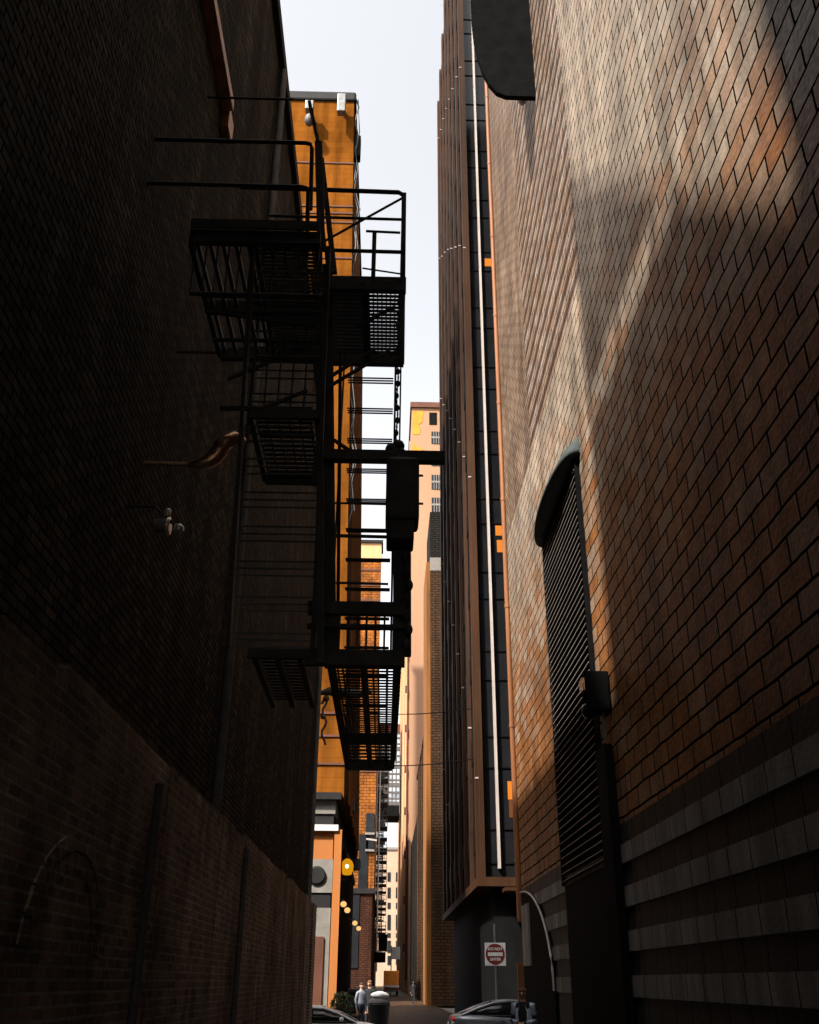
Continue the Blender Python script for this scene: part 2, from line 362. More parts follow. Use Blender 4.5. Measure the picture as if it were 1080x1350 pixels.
# low rough brick wall at the foot of it, brick piers and dark pipes
t = thing('brick_wall', 'low rough brown brick wall along the foot of the soot-black building', 'wall', (-2.1, 16, 0))
b = MB(); rr = random.Random(3)
y = 0.5
top = lambda yy: 3.62 + 0.02 * math.sin(yy * 3) 
while y < 29.0:
    L = 1.1; z = 3.62 + rr.uniform(-0.035, 0.045) + (0.012 * (y - 10))
    b.box(-2.2, -2.05 + rr.uniform(-0.006, 0.006), y, min(29.0, y + L), 0, z); y += L
b.build('wall', 'rough_brick', t)
b = MB(); b.box(-2.2, -1.98, 29.0, 30.4, 0, zof(1192, 29.5, 412)); b.build('end_pier', 'pale_brick', t)
for y, zt_ in ((8.7, 3.35), (14.6, 3.5)):
    MB().tube([(-2.0, y, 0), (-2.0, y, zt_)], 0.04).build('downpipe', 'black_iron', t)
b = MB()                                                    # old bricked-up arch in the wall
for k in range(13):
    a0 = math.pi * k / 13; a1 = math.pi * (k + 0.9) / 13
    for rr_, ex in ((0.62, 0.010), (0.77, 0.014 + 0.004 * (k % 3))):
        pts = [(-2.05, 6.8 + rr_ * math.cos(a), 1.95 + rr_ * 0.8 * math.sin(a)) for a in (a0, a1)]
        pts += [(-2.05, 6.8 + (rr_ + 0.13) * math.cos(a), 1.95 + (rr_ + 0.13) * 0.8 * math.sin(a)) for a in (a1, a0)]
        b.prism(pts, (ex, 0, 0))
b.build('arch', 'rough_brick', t)

# vent pipe and flood light on the left wall
t = thing('vent_pipe', 'rusty orange vent pipe with a double elbow sticking out of the dark wall', 'pipe', (-1.75, 7.4, 6.0))
p0 = at(150, 611, 7.5); p1 = at(205, 611, 7.5); p2 = at(248, 612, 7.5); p3 = at(275, 608, 7.5); p4 = at(290, 594, 7.5); p5 = at(297, 584, 7.5); p6 = at(309, 578, 7.5)
MB().tube([(LX, 7.5, p1.z), p1, p2], 0.02, 10).build('pipe', 'bright_copper', t)
MB().tube([p2, at(262, 612, 7.5), p3, at(284, 602, 7.5), p4], 0.07, 14, radii=[0.024, 0.05, 0.068, 0.072, 0.074]).build('elbow', 'bright_copper', t)
MB().tube([p4 + Vector((-0.01, 0, -0.01)), at(291, 590, 7.5), at(297, 583, 7.5), p6, p6 + Vector((0.05, 0.08, 0))], 0.07, 14, radii=[0.079, 0.076, 0.074, 0.068, 0.062]).build('elbow', 'bright_copper', t)
t = thing('flood_light', 'small pale flood light on a jointed bracket on the dark wall', 'lamp', at(222, 688, 7.2))
q = at(205, 668, 7.2)
MB().tube([(LX, 7.3, q.z + 0.05), q, at(218, 680, 7.2), at(236, 698, 7.2)], 0.012).build('bracket', 'black_iron', t)
MB().lathe(at(216, 693, 7.2), [(0.02, -0.09), (0.05, -0.07), (0.062, 0.02), (0.075, 0.05), (0.05, 0.052)], 16, axis='X').build('housing', 'bright_metal', t)
MB().lathe(at(221, 677, 7.2), [(0.02, -0.03), (0.03, -0.02), (0.03, 0.03), (0.015, 0.045)], 10).build('joint', 'bright_metal', t)
MB().lathe(at(236, 697, 7.2), [(0.01, -0.04), (0.04, -0.03), (0.045, 0.01), (0.02, 0.04)], 10, axis='X').build('lamp_head', 'bright_metal', t)

# ------------------------------------------------------------------ right building of glazed blocks
RX = 4.0; TOPR = 62
t = thing('stone_building', 'sheer building of glazed grey and orange blocks with a louvred window', 'building', (4, 30, 0))
ZB = CAM_Z + 2.42                                           # top of the banded base
b = MB(); b.box(RX, 26, -16, 16.27, ZB, TOPR); b.build('wall', 'glazed_block', t)
b = MB(); b.box(RX, 26, 16.33, 30, ZB, 15.5); b.build('wall', 'glazed_block', t)
b = MB(); b.box(RX, 26, 16.33, 24, 15.5, TOPR); b.build('wall', 'striped_block', t)
b = MB(); b.box(RX, 26, 24, 30, 15.5, TOPR); b.build('wall', 'fine_block', t)
MB().box(RX + 0.05, 20, 16.27, 16.33, ZB, TOPR).build('joint', 'dark_stone', t)
bz = [(-1.8, -0.55, 'd'), (-0.55, -0.2, 'd'), (-0.2, 0.11, 'l'), (0.11, 0.46, 'd'), (0.46, 0.76, 'l'), (0.76, 1.12, 'd'), (1.12, 1.43, 'l'), (1.43, 1.79, 'd'), (1.79, 2.09, 'l'), (2.09, 2.42, 'd')]
for z0, z1, k in bz:
    b = MB()
    o_ = 0.0 if k == 'd' else -0.035
    b.box(RX + o_, 20, -16, 29.9, CAM_Z + z0, CAM_Z + z1)
    b.build('stone_band', 'dark_block' if k == 'd' else 'grey_block', t)
# louvred window
LZ0, LZ1, LY0, LY1 = CAM_Z + 1.9, CAM_Z + 10.1, 17.9, 22.4
b = MB(); b.box(RX - 0.03, RX, LY0, LY1, LZ0, LZ1, 0)
n_ = int((LZ1 - LZ0) / 0.158)
for k in range(n_): z = LZ0 + 0.08 + k * 0.158; b.box(RX - 0.108, RX - 0.1005, LY0 + 0.05, LY1 - 0.05, z - 0.003, z + 0.006, 2)  # pale strips paint caught light onto the dark slat edges
for k in range(n_):
    z = LZ0 + 0.08 + k * 0.158
    b.add([(RX - 0.03, LY0 + 0.05, z + 0.06), (RX - 0.03, LY1 - 0.05, z + 0.06), (RX - 0.10, LY1 - 0.05, z), (RX - 0.10, LY0 + 0.05, z),
           (RX - 0.03, LY0 + 0.05, z + 0.045), (RX - 0.03, LY1 - 0.05, z + 0.045), (RX - 0.10, LY1 - 0.05, z - 0.03), (RX - 0.10, LY0 + 0.05, z - 0.03)],
          [(0, 1, 2, 3), (4, 7, 6, 5), (3, 2, 6, 7), (0, 3, 7, 4), (1, 5, 6, 2)], 1)
b.build('louvre', ['dark_wall', 'dark_wall', 'white_metal'], t)
for y in (LY0 - 0.06, LY1): MB().box(RX - 0.105, RX, y + 0.02, y + 0.05, LZ0, LZ1).build('window_frame', 'black_panel', t)
hd = MB(); rings = []
for k in range(21):
    a = math.pi * k / 20; y = (LY0 + LY1) / 2 - (LY1 - LY0 + 0.5) / 2 * math.cos(a); e = 0.46 * math.sin(a) ** 0.75 + 0.02
    rings.append([(RX, y, LZ1 + 0.03), (RX - e, y, LZ1 + 0.03), (RX - e, y, LZ1 + 0.13), (RX - e * 0.62, y, LZ1 + 0.16 + 0.30 * math.sin(a) ** 0.6), (RX, y, LZ1 + 0.18 + 0.62 * math.sin(a) ** 0.6)])
hd.loft(rings, 0, True); hd.build('hood', 'dark_green_metal', t)
# dark door recess below the louvre and a downpipe
MB().box(RX - 0.06, RX - 0.04, 17.7, 22.3, 0, LZ0 - 0.01).build('door', 'dark_wall', t)
MB().box(RX - 0.18, RX - 0.04, 16.9, 17.65, 0, zof(985, 17.2, 790)).build('duct', 'dark_wall', t)
# arched doorway near the corner
arc = []
P0 = at(697, 1177, 29.5); P1 = at(741, 1306, 24.3)
for k in range(17):
    a = math.pi / 2 * k / 16
    arc.append((RX - 0.07, 29.6 + (24.4 - 29.6) * math.sin(a), P1.z + (P0.z - P1.z) * math.cos(a)))
b = MB(); b.prism([(RX - 0.07, 29.6, 0)] + arc + [(RX - 0.07, 24.4, 0)], (0.03, 0, 0)); b.build('doorway', 'dark_wall', t)
MB().tube([(p[0] - 0.02, p[1], p[2]) for p in arc], 0.028).build('arch_trim', 'white_metal', t)
MB().box(RX - 0.09, RX - 0.072, 28.0, 29.5, 2.2, 3.75).build('door_panel', 'grey_block', t)
b = MB()
b.tube([(3.93, 30.0, zof(1215, 30, 697)), (3.93, 30.0, TOPR)], 0.085, 12)
for k in range(14): b.tube([(3.93, 30.0, 5 + 4 * k), (3.93, 30.0, 5.12 + 4 * k)], 0.10, 12)
b.build('drainpipe', 'copper_pipe', t)
MB().box(3.8, 4.05, 29.93, 30.05, 0, zof(1268, 30, 697)).build('corner_post', 'copper_pipe', t)

# wall lamp beside the louvre
t = thing('wall_lamp', 'black wall lamp with a domed lens on the block wall beside the louvre', 'lamp', at(790, 935, 17.0))
z1 = zof(887, 16.9, 790); z0 = zof(948, 16.9, 790)
hb = MB(); hb.box(3.55, 3.98, 16.75, 17.15, z0 + 0.12, z1); hb.build('housing', 'black_panel', t, bevel=0.03)
MB().ball((3.62, 16.95, z0 + 0.16), (0.14, 0.16, 0.15)).build('lens', 'car_glass', t)
MB().box(3.50, 3.545, 16.8, 17.1, z1 - 0.35, z1 - 0.12).build('bracket', 'rust_pipe', t)
MB().tube([(3.86, 16.9, z0 + 0.12), (3.86, 16.9, z0 - 0.35)], 0.035).build('conduit', 'grey_steel', t)

# blade sign high on the right wall
t = thing('blade_sign', 'large black blade sign with a rounded lower corner high on the block wall', 'sign', (4, 19.6, 24))
YS = 19.6
pts = []
for u, v in [(703, 127), (668, 126), (655, 121), (645, 110), (637, 95), (630, 75), (625, 52), (622, 25), (621, 0), (620, -60), (620, -150)]: pts.append(at(u, v, YS))
pts.append(Vector((RX, YS, pts[-1].z))); pts[0] = Vector((RX, YS, pts[0].z))
MB().prism(pts, (0, 0.16, 0)).build('panel', 'black_panel', t)
q = at(688, 130, YS + 0.3)
MB().lathe((q.x, YS + 0.3, q.z), [(0.14, 0.02), (0.15, -0.05), (0.10, -0.16), (0.03, -0.26)], 12).build('bracket_cap', 'white_metal', t)
MB().box(3.7, 4.0, YS + 0.17, YS + 0.4, 27, 27.3).build('mounting', 'black_iron', t)

# ------------------------------------------------------------------ orange building across the street, left
OX = -2.36; OY = 42.0
ot = zof(134, OY, 440)
t = thing('orange_building', 'tall orange rendered building with a stone base across the street', 'building', (-2.36, 42, 0))
def zo(v): return zof(v, OY, 432)
b = MB()
xt_, xb_ = xof(467, 134, OY), xof(454, 1040, OY)
def oxz(z): return xb_ + (xt_ - xb_) * (z - zo(1052)) / (ot - zo(1052))      # the corner leans in as it rises
b.prism([(-22, OY, zo(1052)), (xb_, OY, zo(1052)), (xt_, OY, ot), (-22, OY, ot)], (0, 24, 0)); b.build('wall', 'orange_stucco', t)
# side strips: pilasters and windows on the alley face
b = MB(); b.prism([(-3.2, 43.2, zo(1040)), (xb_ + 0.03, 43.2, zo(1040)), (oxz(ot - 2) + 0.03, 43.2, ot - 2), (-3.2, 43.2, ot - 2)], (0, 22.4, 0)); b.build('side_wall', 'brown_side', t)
for k in range(6):
    y = 46.2 + k * 3.4
    MB().prism([(-3.0, y, zo(1040)), (xb_ + 0.14, y, zo(1040)), (oxz(ot - 1.5) + 0.14, y, ot - 1.5), (-3.0, y, ot - 1.5)], (0, 0.5, 0)).build('pilaster', 'orange_panel', t)
c = MB(); c.box(-22.3, xt_ + 0.12, OY - 0.15, 66.3, ot, ot + 0.75); c.build('cornice', 'dark_stone', t, bevel=0.12)
for v in (215, 272, 281, 293, 340, 940, 970, 1007): MB().box(-8, oxz(zo(v)) + 0.03, OY - 0.05, OY, zo(v) - 0.05, zo(v) + 0.05).build('string_course', 'maroon', t)
# base storeys
def slab(name, v0, v1, m, proud=0.0, x0=-8, x1=-2.2):
    return MB().box(x0, x1 + proud, OY - proud, OY + 24, zo(v1), zo(v0)).build(name, m, t)
slab('cornice', 1046, 1055, 'dark_stone', 0.30)
slab('stone_band', 1055, 1073, 'limestone', 0.06)
slab('recess', 1073, 1088, 'dark_stone', 0.0)
slab('ledge', 1088, 1096, 'white_stone', 0.22)
slab('panel', 1096, 1133, 'orange_panel', 0.02)
slab('stone_band', 1133, 1177, 'limestone', 0.05)
slab('recess', 1177, 1197, 'dark_stone', 0.0)
slab('stone_base', 1197, 1420, 'limestone', 0.03)
q = at(418, 1154, OY - 0.06)
MB().lathe((q.x, OY - 0.12, q.z), [(0.36, 0.07), (0.36, 0.0), (0.30, -0.02)], 24, axis='Y').build('emblem', 'dark_stone', t)
x0 = xof(439, 1160, OY); x1 = xof(449, 1160, OY)
MB().box(x0, x1, OY - 0.14, OY - 0.06, zo(1420), zo(1094)).build('corner_pilaster', 'orange_panel', t)
x0 = xof(416, 1290, OY); x1 = xof(425, 1290, OY)
MB().box(x0 - 0.6, x1, OY - 0.10, OY - 0.04, 0, zo(1235)).build('door', 'maroon', t)
# side base, dark with diagonal ledges
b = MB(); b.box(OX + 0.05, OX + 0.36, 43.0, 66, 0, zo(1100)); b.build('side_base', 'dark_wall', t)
b = MB()
for v, h in ((985, 0.35), (1020, 0.2), (1090, 0.3)): b.box(OX - 0.1, OX + 0.45, 42.6, 66, zo(v) - h, zo(v))
b.build('ledge', 'dark_stone', t)
# rooftop plant boxes hung on the face and the cable run down the corner
for u, v0, v1, wd in ((409, 136, 147, 0.25), (451, 127, 150, 0.25)):
    x = xof(u, (v0 + v1) / 2, OY - 0.5)
    f_ = thing('flood_light', ('pale box flood light on a stalk hung left on the orange facade' if u < 430 else 'pale box flood light hung right on the orange facade below the roof'), 'lamp', (x, OY - 0.5, zof(v1, OY - 0.7, u)))
    MB().box(x - wd, x + wd, OY - 0.95, OY - 0.5, zof(v1, OY - 0.7, u), zof(v0, OY - 0.7, u)).build('housing', 'grey_steel', f_, bevel=0.05)
    MB().box(x - 0.12, x + 0.12, OY - 0.5, OY - 0.02, zof(v0, OY - 0.7, u) - 0.6, zof(v0, OY - 0.7, u) - 0.35).build('bracket', 'black_iron', f_)
    if u < 430: MB().ball((x + 0.05, OY - 0.8, zof(158, OY - 0.8, u)), (0.3, 0.3, 0.45)).build('lamp_head', 'black_iron', f_)
xx = xof(471, 178, OY + 1)
f_ = thing('flood_light', 'dark box flood light on the corner of the orange building against the sky', 'lamp', (xx, OY + 1, zo(192)))
MB().box(xx - 0.18, xx + 0.25, OY + 0.7, OY + 1.3, zo(192), zo(165)).build('housing', 'dark_stone', f_, bevel=0.05)
MB().box(xt_ - 0.3, xx, OY + 0.95, OY + 1.05, zo(180), zo(177)).build('bracket', 'black_iron', f_)
cb = MB(); pts = []
for k in range(40):
    pts.append((oxz(ot + 0.6 - k * 0.75) + 0.12 + 0.12 * math.sin(k * 1.7) + 0.08 * math.sin(k * 0.6), OY + 0.2 + 0.1 * math.cos(k), ot + 0.6 - k * 0.75))
cb.tube(pts, 0.045, 6); cb.tube([(p[0] + 0.12, p[1], p[2]) for p in pts[::2]], 0.03, 6)
tag(cb.build('power_cable', 'black_iron'), 'black cables running loosely down the corner of the orange building', 'cable')

# lantern and globe lamps along the dark side of the orange building
q = at(458, 1143, 47.5)
t = thing('lantern', 'glowing yellow lantern on a bracket against the dark side wall', 'lamp', (q.x, 47.5, q.z))
rw = 0.29
MB().lathe((q.x, 47.5, q.z), [(0.10, -0.36), (0.20, -0.33), (0.28, -0.12), (0.29, 0.08), (0.22, 0.26), (0.09, 0.36)], 16).build('globe', 'lantern_glow', t)
MB().lathe((q.x, 47.5, q.z + 0.36), [(0.10, 0.0), (0.11, 0.08), (0.05, 0.17), (0.02, 0.24)], 12).build('cap', 'copper_pipe', t)
MB().ball((q.x, 47.18, q.z), 0.075).build('bulb', 'bulb_glow', t)
MB().tube([(OX, 47.5, q.z - 0.62), (q.x, 47.5, q.z - 0.55), (q.x, 47.5, q.z - 0.36)], 0.035).build('bracket', 'black_iron', t)
for (u, v, Y), lab in zip(((453, 1192, 46.0), (458, 1200, 48.5), (468, 1217, 56.0), (473, 1224, 60.0)),
        ('nearest and topmost of four small warm globe lamps in a row', 'second of four warm globe lamps, just below the topmost', 'third of four warm globe lamps, above the lowest', 'lowest and farthest of four small warm globe lamps in a row')):
    q = at(u, v, Y); g_ = thing('globe_lamp', lab, 'lamp', q, 'globe lamps on the dark side wall')
    g_.location = q
    MB().ball(q, (0.14, 0.14, 0.125)).build('globe', 'globe_glow', g_)
    MB().tube([(OX, Y, q.z + 0.2), (q.x, Y, q.z + 0.2), (q.x, Y, q.z + 0.12)], 0.03, 6).build('bracket', 'black_iron', g_)

# ------------------------------------------------------------------ right tower with fins
TX = 3.97; TY = 42.0; TT = 78.5
t = thing('fin_tower', 'dark glass tower with brown vertical fins on its alley side', 'building', (3.97, 42, 0))
zb = zof(1160, 43, 625)
b = MB(); b.box(TX, 30, TY + 0.002, 67.0, zb, TT); b.build('wall', 'curtain_glass', t)
MB().box(TX + 0.17, 30, TY - 0.003, TY + 0.001, zb, TT).build('glazing', 'front_glass', t)
MB().box(TX + 0.5, 30, TY + 0.3, 67, 0, zb).build('base', 'dark_wall', t)
MB().box(TX - 0.2, 30, TY - 0.35, 67.2, zb - 0.35, zb).build('soffit', 'bronze_pier', t)
ys = [42.3, 45.4, 48.8, 52.2, 55.6, 59.2, 63.0, 66.6]
for i, y in enumerate(ys):
    p = MB(); p.box(TX - 0.15, TX, y - 0.28, y + 0.28, zb, TT + 0.6)
    for k in range(5):
        z = zb + 4 + (k * 14.7 + i * 2.9) % 74
        p.box(TX - 0.16, TX - 0.0, y - 0.31, y - 0.28, z, z + 0.06, 1)
    p.build('fin', ['bronze_pier', 'white_metal'], t)
sp = MB()
for k in range(19):
    z = zb + 1.2 + k * 3.9
    sp.box(TX - 0.03, TX, 43, 66, z, z + 1.2)
sp.build('spandrel', 'dark_wall', t)
# street front: one pale mullion, dark frames, lit rooms
mz0 = zof(1145, TY - 0.2, 660)
for x in (4.72, 8.6, 12.5):
    m = MB(); m.box(x - 0.055, x + 0.055, TY - 0.24, TY, mz0, TT)
    m.build('mullion', 'white_metal', t)
fm = MB()
for k in range(19):
    z = mz0 + 0.2 + k * 3.9
    for dz in (0.0, 1.35): fm.box(TX + 0.05, 30, TY - 0.05, TY, z + dz, z + dz + 0.05)
fm.build('frame', 'black_panel', t)
MB().box(TX - 0.02, TX + 0.16, TY - 0.3, TY, zb, TT).build('corner_trim', 'bronze_pier', t)
for u0, u1, v0, v1 in ((639, 651, 341, 351), (653, 666, 693, 706), (655, 664, 712, 728), (669, 690, 1030, 1054)):
    x0 = xof(u0, v0, TY); x1 = xof(u1, v1, TY)
    MB().box(x0, x1, TY - 0.02, TY - 0.004, zof(v1, TY, u0), zof(v0, TY, u0)).build('lit_window', 'room_light', t)
x0 = xof(671, 1060, TY); x1 = xof(690, 1060, TY)
MB().box(x0, x1, TY - 0.02, TY - 0.004, zof(1078, TY, 680), zof(1055, TY, 680)).build('lit_window', 'room_dim', t)
q = at(685, 1172, TY - 1); MB().box(q.x - 0.6, q.x + 1.2, TY - 1.2, TY + 0.3, q.z - 0.08, q.z + 0.05).build('canopy', 'bronze_pier', t)

# ------------------------------------------------------------------ far right side
t = thing('dark_brick_building', 'dark brown brick building with a pale stone patch beyond the fin tower', 'building', (3.97, 88, 0))
zt = zof(675, 88, 575)
b = MB(); b.box(3.97, 20, 88, 96, zof(735, 88, 575), zt); b.build('upper_wall', 'dark_brick', t)
MB().box(3.97, 20, 88, 96, zof(752, 88, 575), zof(735, 88, 575)).build('stone_band', 'limestone', t)
MB().box(3.97, 20, 88, 96, 0, zof(752, 88, 575)).build('wall', 'brown_brick', t)
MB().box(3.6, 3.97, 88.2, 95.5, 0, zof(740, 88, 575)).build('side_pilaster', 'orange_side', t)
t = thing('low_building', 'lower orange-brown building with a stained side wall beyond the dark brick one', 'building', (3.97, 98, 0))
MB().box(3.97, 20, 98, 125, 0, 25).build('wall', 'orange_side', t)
MB().box(3.8, 20, 97.9, 125.2, 25, 25.6).build('cornice', 'maroon', t)
for k in range(4): MB().box(3.8, 3.97, 100 + 6 * k, 101 + 6 * k, 0, 25).build('pilaster', 'brown_brick', t)
t = thing('service_building', 'low dark building with a slim chimney between the brown and cream buildings', 'building', (3.97, 128, 0))
b = MB(); b.box(4.05, 20, 127, 160, 0, 21); b.build('wall', 'dark_brick', t)
MB().tube([(4.6, 129, 21), (4.6, 129, 26)], 0.3).build('chimney', 'dark_stone', t)
t = thing('cream_tower', 'tall cream tower with small paned windows and a peeling orange patch', 'building', (3.97, 165, 0))
CY = 165.0; cx = xof(543, 545, CY); ct = zof(538, CY, 560)
b = MB(); b.box(cx, 40, CY, 290, 0, ct); b.build('wall', 'cream_render', t)
MB().box(cx - 0.3, 40.3, CY - 0.4, 290.3, ct, ct + 1.2).build('cornice', 'maroon', t)
def zc(v): return zof(v, CY, 565)
pp = []
for u, v in [(544, 542), (558, 542), (557, 556), (552, 560), (555, 566), (553, 573), (547, 573), (544, 573)]: q = at(u, v, CY); pp.append((max(q.x, cx + 0.02), CY - 0.06, q.z))
MB().prism(pp, (0, 0.06, 0)).build('peeled_patch', 'peeled_orange', t)
pp = []
for u, v in [(544, 582), (548, 588), (556, 591), (556, 594), (544, 594)]: q = at(u, v, CY); pp.append((max(q.x, cx + 0.02), CY - 0.06, q.z))
MB().prism(pp, (0, 0.06, 0)).build('peeled_patch', 'peeled_orange', t)
xw0 = xof(569, 620, CY); xw1 = xof(582, 620, CY)
for i, (v0, v1) in enumerate(((544, 560), (569, 585), (598, 614), (626, 645), (656, 675), (686, 705), (716, 735), (746, 765))):
    x0 = xof(566, 550, CY) if i == 0 else xw0
    wdw = MB().box(x0, xw1 if i else xof(576, 550, CY), CY - 0.08, CY - 0.005, zc(v1), zc(v0)).build('window', 'window_dark' if i else 'dark_wall', t)
    if i:
        wb = MB(); wd = xw1 - x0
        for k in (1, 2, 3): wb.box(x0 + wd * k / 4 - 0.06, x0 + wd * k / 4 + 0.06, CY - 0.16, CY - 0.09, zc(v1), zc(v0))
        zm = (zc(v0) + zc(v1)) / 2; wb.box(x0, xw1, CY - 0.19, CY - 0.165, zm - 0.2, zm + 0.2)
        wb.build('muntin', 'limestone', wdw)
for k in range(9):
    y = 168 + k * 13.0
    MB().box(cx - 0.4, cx - 0.002, y, y + 3.0, 0, ct - 6 - 3 * (k % 3)).build('side_pier', 'cream_pier' if k % 2 else 'cream_render', t)
rp = MB()
for z in range(6, 90, 7): rp.box(cx - 0.75, cx - 0.5, 167.2, 167.8, z, z + 1.2)
rp.tube([(cx - 0.3, 167.0, 2), (cx - 0.3, 167.0, 92)], 0.2, 8)
rp.build('downpipe', 'maroon', t)

# ------------------------------------------------------------------ far left side
t = thing('red_brick_building', 'low dark red brick building beyond the lantern', 'building', (-1.7, 105, 0))
bx = xof(490, 1230, 105); bt = zof(1178, 105, 480)
MB().box(-20, bx, 105, 146, 0, bt).build('wall', 'red_brick', t)
MB().box(-20, bx + 0.2, 104.8, 146, bt, bt + 0.5).build('parapet', 'dark_stone', t)
MB().box(xof(470, 1230, 105) - 1.2, xof(473, 1230, 105), 104.9, 105, bt * 0.3, bt).build('window', 'window_dark', t)
t = thing('brick_tower', 'tall orange brick tower with a pale cap seen through the fire escape', 'building', (-2, 150, 0))
bx = xof(499, 900, 150); bt = zof(716, 150, 488)
MB().box(-6.0, bx, 150, 154.3, 0, bt - 3.0).build('wall', 'orange_brick', t)
MB().box(-6.02, bx + 0.02, 149.98, 154.32, bt - 3.0, bt).build('cap', 'cream_pier', t)
MB().box(-6.3, bx + 0.3, 149.7, 154.6, bt, bt + 0.5).build('cornice', 'dark_stone', t)
for v in (738, 750, 770, 790, 1015): MB().box(-6.0, bx + 0.06, 149.9, 150, zof(v, 150, 488) - 0.35, zof(v, 150, 488)).build('string_course', 'maroon', t)
for u0, u1, v0, v1 in ((483, 493, 1072, 1098), (483, 493, 1102, 1120), (474, 484, 1100, 1176)):
    x0, z1 = xz(u0, v0, 150); x1, z0 = xz(u1, v1, 150)
    w_ = MB().box(x0, x1, 149.86, 149.99, z0, z1).build('window', 'window_dark', t)
    MB().box(x0 - 0.1, x1 + 0.1, 149.6, 149.85, z0 - 0.3, z0).build('sill', 'limestone', w_)
for dx in (0.15, 0.6):
    MB().tube([(bx + dx, 151, 3), (bx + dx, 151, zof(1010, 150, 500))], 0.10, 6).build('downpipe', 'white_metal', t)
q0 = at(483, 1106, 149); q1 = at(497, 1108, 149)
MB().bar((q0.x, 149, q0.z), (q1.x, 149, q1.z), 0.25, 0.25).build('arm', 'white_metal', t)
t = thing('far_left_building', 'far dark brown building on the left end of the alley behind the fire escapes', 'building', (-2.4, 196, 0))
w_ = MB(); w_.box(-30, -2.0, 155, 227, 0, 33); w_.box(-30, -2.3, 227, 246, 0, 62); w_.box(-30, -2.3, 246, 330, 0, 14); w_.build('wall', 'brown_brick', t)
MB().box(-30.3, -2.0, 226.8, 246.2, 62, 63).build('cornice', 'dark_stone', t)

# far fire escapes clinging to the left side
def far_escape(t):
    fr = MB()
    for k in range(9):
        z = 5 + 3.6 * k
        pl = MB(); pl.box(0, 2.2, 0, 4.5, z, z + 0.14); pl.build('platform', 'black_iron', t, local=True)
        rl = MB()
        for h in (0.5, 1.05): rl.bar((2.2, 0, z + h), (2.2, 4.5, z + h), 0.07, 0.07); rl.bar((0, 0, z + h), (2.2, 0, z + h), 0.07, 0.07)
        for yy in (0, 1.5, 3, 4.5): rl.bar((2.2, yy, z), (2.2, yy, z + 1.05), 0.07, 0.07)
        for xx in (0.4, 0.8, 1.2, 1.6): rl.bar((xx, 0, z), (xx, 0, z + 1.05), 0.05, 0.05)
        rl.build('railing', 'black_iron', t, local=True)
        if k < 8:
            st = MB(); s_ = 1 if k % 2 else -1; yb, yt = (0.3, 4.2) if s_ > 0 else (4.2, 0.3)
            for xx in (0.7, 1.5): st.bar((xx, yb, z), (xx, yt, z + 3.6), 0.08, 0.2)
            for j in range(10): f = j / 10; st.box(0.7, 1.5, yb + (yt - yb) * f, yb + (yt - yb) * f + 0.25, z + 3.6 * f, z + 3.6 * f + 0.05)
            st.build('stair', 'black_iron', t, local=True)
e0 = thing('fire_escape', 'nearest of the far black fire escapes on the left alley wall', 'fire escape', (-1.95, 153, 0), 'far fire escapes on the left wall')
far_escape(e0)
for (x, y), lab in zip(((-1.95, 166), (-1.95, 180), (-2.3, 200)), ('second of the far black fire escapes on the left alley wall', 'third of the far black fire escapes, just before the glass bridge', 'farthest black fire escape, under the glass bridge')):
    e = copy_tree(e0); e.location = (x, y, 0); e['label'] = lab

# glass bridge over the alley
t = thing('skybridge', 'enclosed glass bridge crossing high between the buildings down the alley', 'bridge', (0, 230, 34))
BY = 230; z0 = zof(1076, BY, 520); z1 = zof(955, BY, 520)
b = MB(); b.box(-2.3, 3.1, BY, BY + 10, z0 + 2.4, z1 - 2.0); b.build('glazing', 'bridge_glass', t)
MB().box(-2.3, 3.1, BY - 0.3, BY + 10.3, z1 - 2.0, z1).build('roof', 'maroon', t)
MB().box(-2.3, 3.1, BY - 0.3, BY + 10.3, z0, z0 + 2.4).build('floor', 'dark_wall', t)
g = MB()
for k in range(7): x = -2.3 + 5.4 * k / 6; g.box(x - 0.10, x + 0.10, BY - 0.12, BY, z0 + 2.4, z1 - 2.0)
for k in range(12): z = z0 + 2.4 + (z1 - z0 - 4.4) * k / 12; g.box(-2.3, 3.1, BY - 0.1, BY, z, z + (0.35 if k % 3 else 0.9))
g.build('frame', 'black_iron', t)
MB().box(-2.3, -0.6, BY - 0.4, BY - 0.15, z0 + 2.4, z0 + 11).build('panel', 'dark_wall', t)

# pale building closing the far end
t = thing('pale_building', 'pale far building with stacked dark windows closing the end of the alley', 'building', (0, 430, 0))
z1 = zof(1140, 430, 522)
MB().box(-14, 16, 430, 450, 0, z1 + 6).build('wall', 'pale_facade', t)
MB().box(-14.3, 16.3, 429.5, 450, z1 + 6, z1 + 7).build('cornice', 'limestone', t)
for v0, v1 in ((1150, 1162), (1170, 1184), (1190, 1198), (1206, 1226), (1230, 1236), (1240, 1256), (1260, 1272)):
    for u0, u1 in ((511, 515), (522, 527)):
        x0, za = xz(u0, v0, 430); x1, zb_ = xz(u1, v1, 430)
        MB().box(x0, x1, 429.8, 429.99, zb_, za).build('window', 'window_dark', t)

# ------------------------------------------------------------------ fire escape on the left building
t = thing('fire_escape', 'big black iron fire escape projecting into the alley from the soot-black building', 'fire escape', (-1.0, 7.0, 0))
Z = lambda r: r + CAM_Z
ZA, ZB2 = Z(5.72), Z(2.22)
XO = 0.07
def grate(name, x0, x1, y0, y1, z, sx, sy, w=0.012, h=0.04):
    g = MB(); x = x0
    while x <= x1 + 1e-6: g.box(x - w / 2, x + w / 2, y0, y1, z - h, z); x += sx
    y = y0
    while y <= y1 + 1e-6: g.box(x0, x1, y - w / 2, y + w / 2, z - h * 0.8, z - 0.003); y += sy
    return g.build(name, 'black_iron', t)
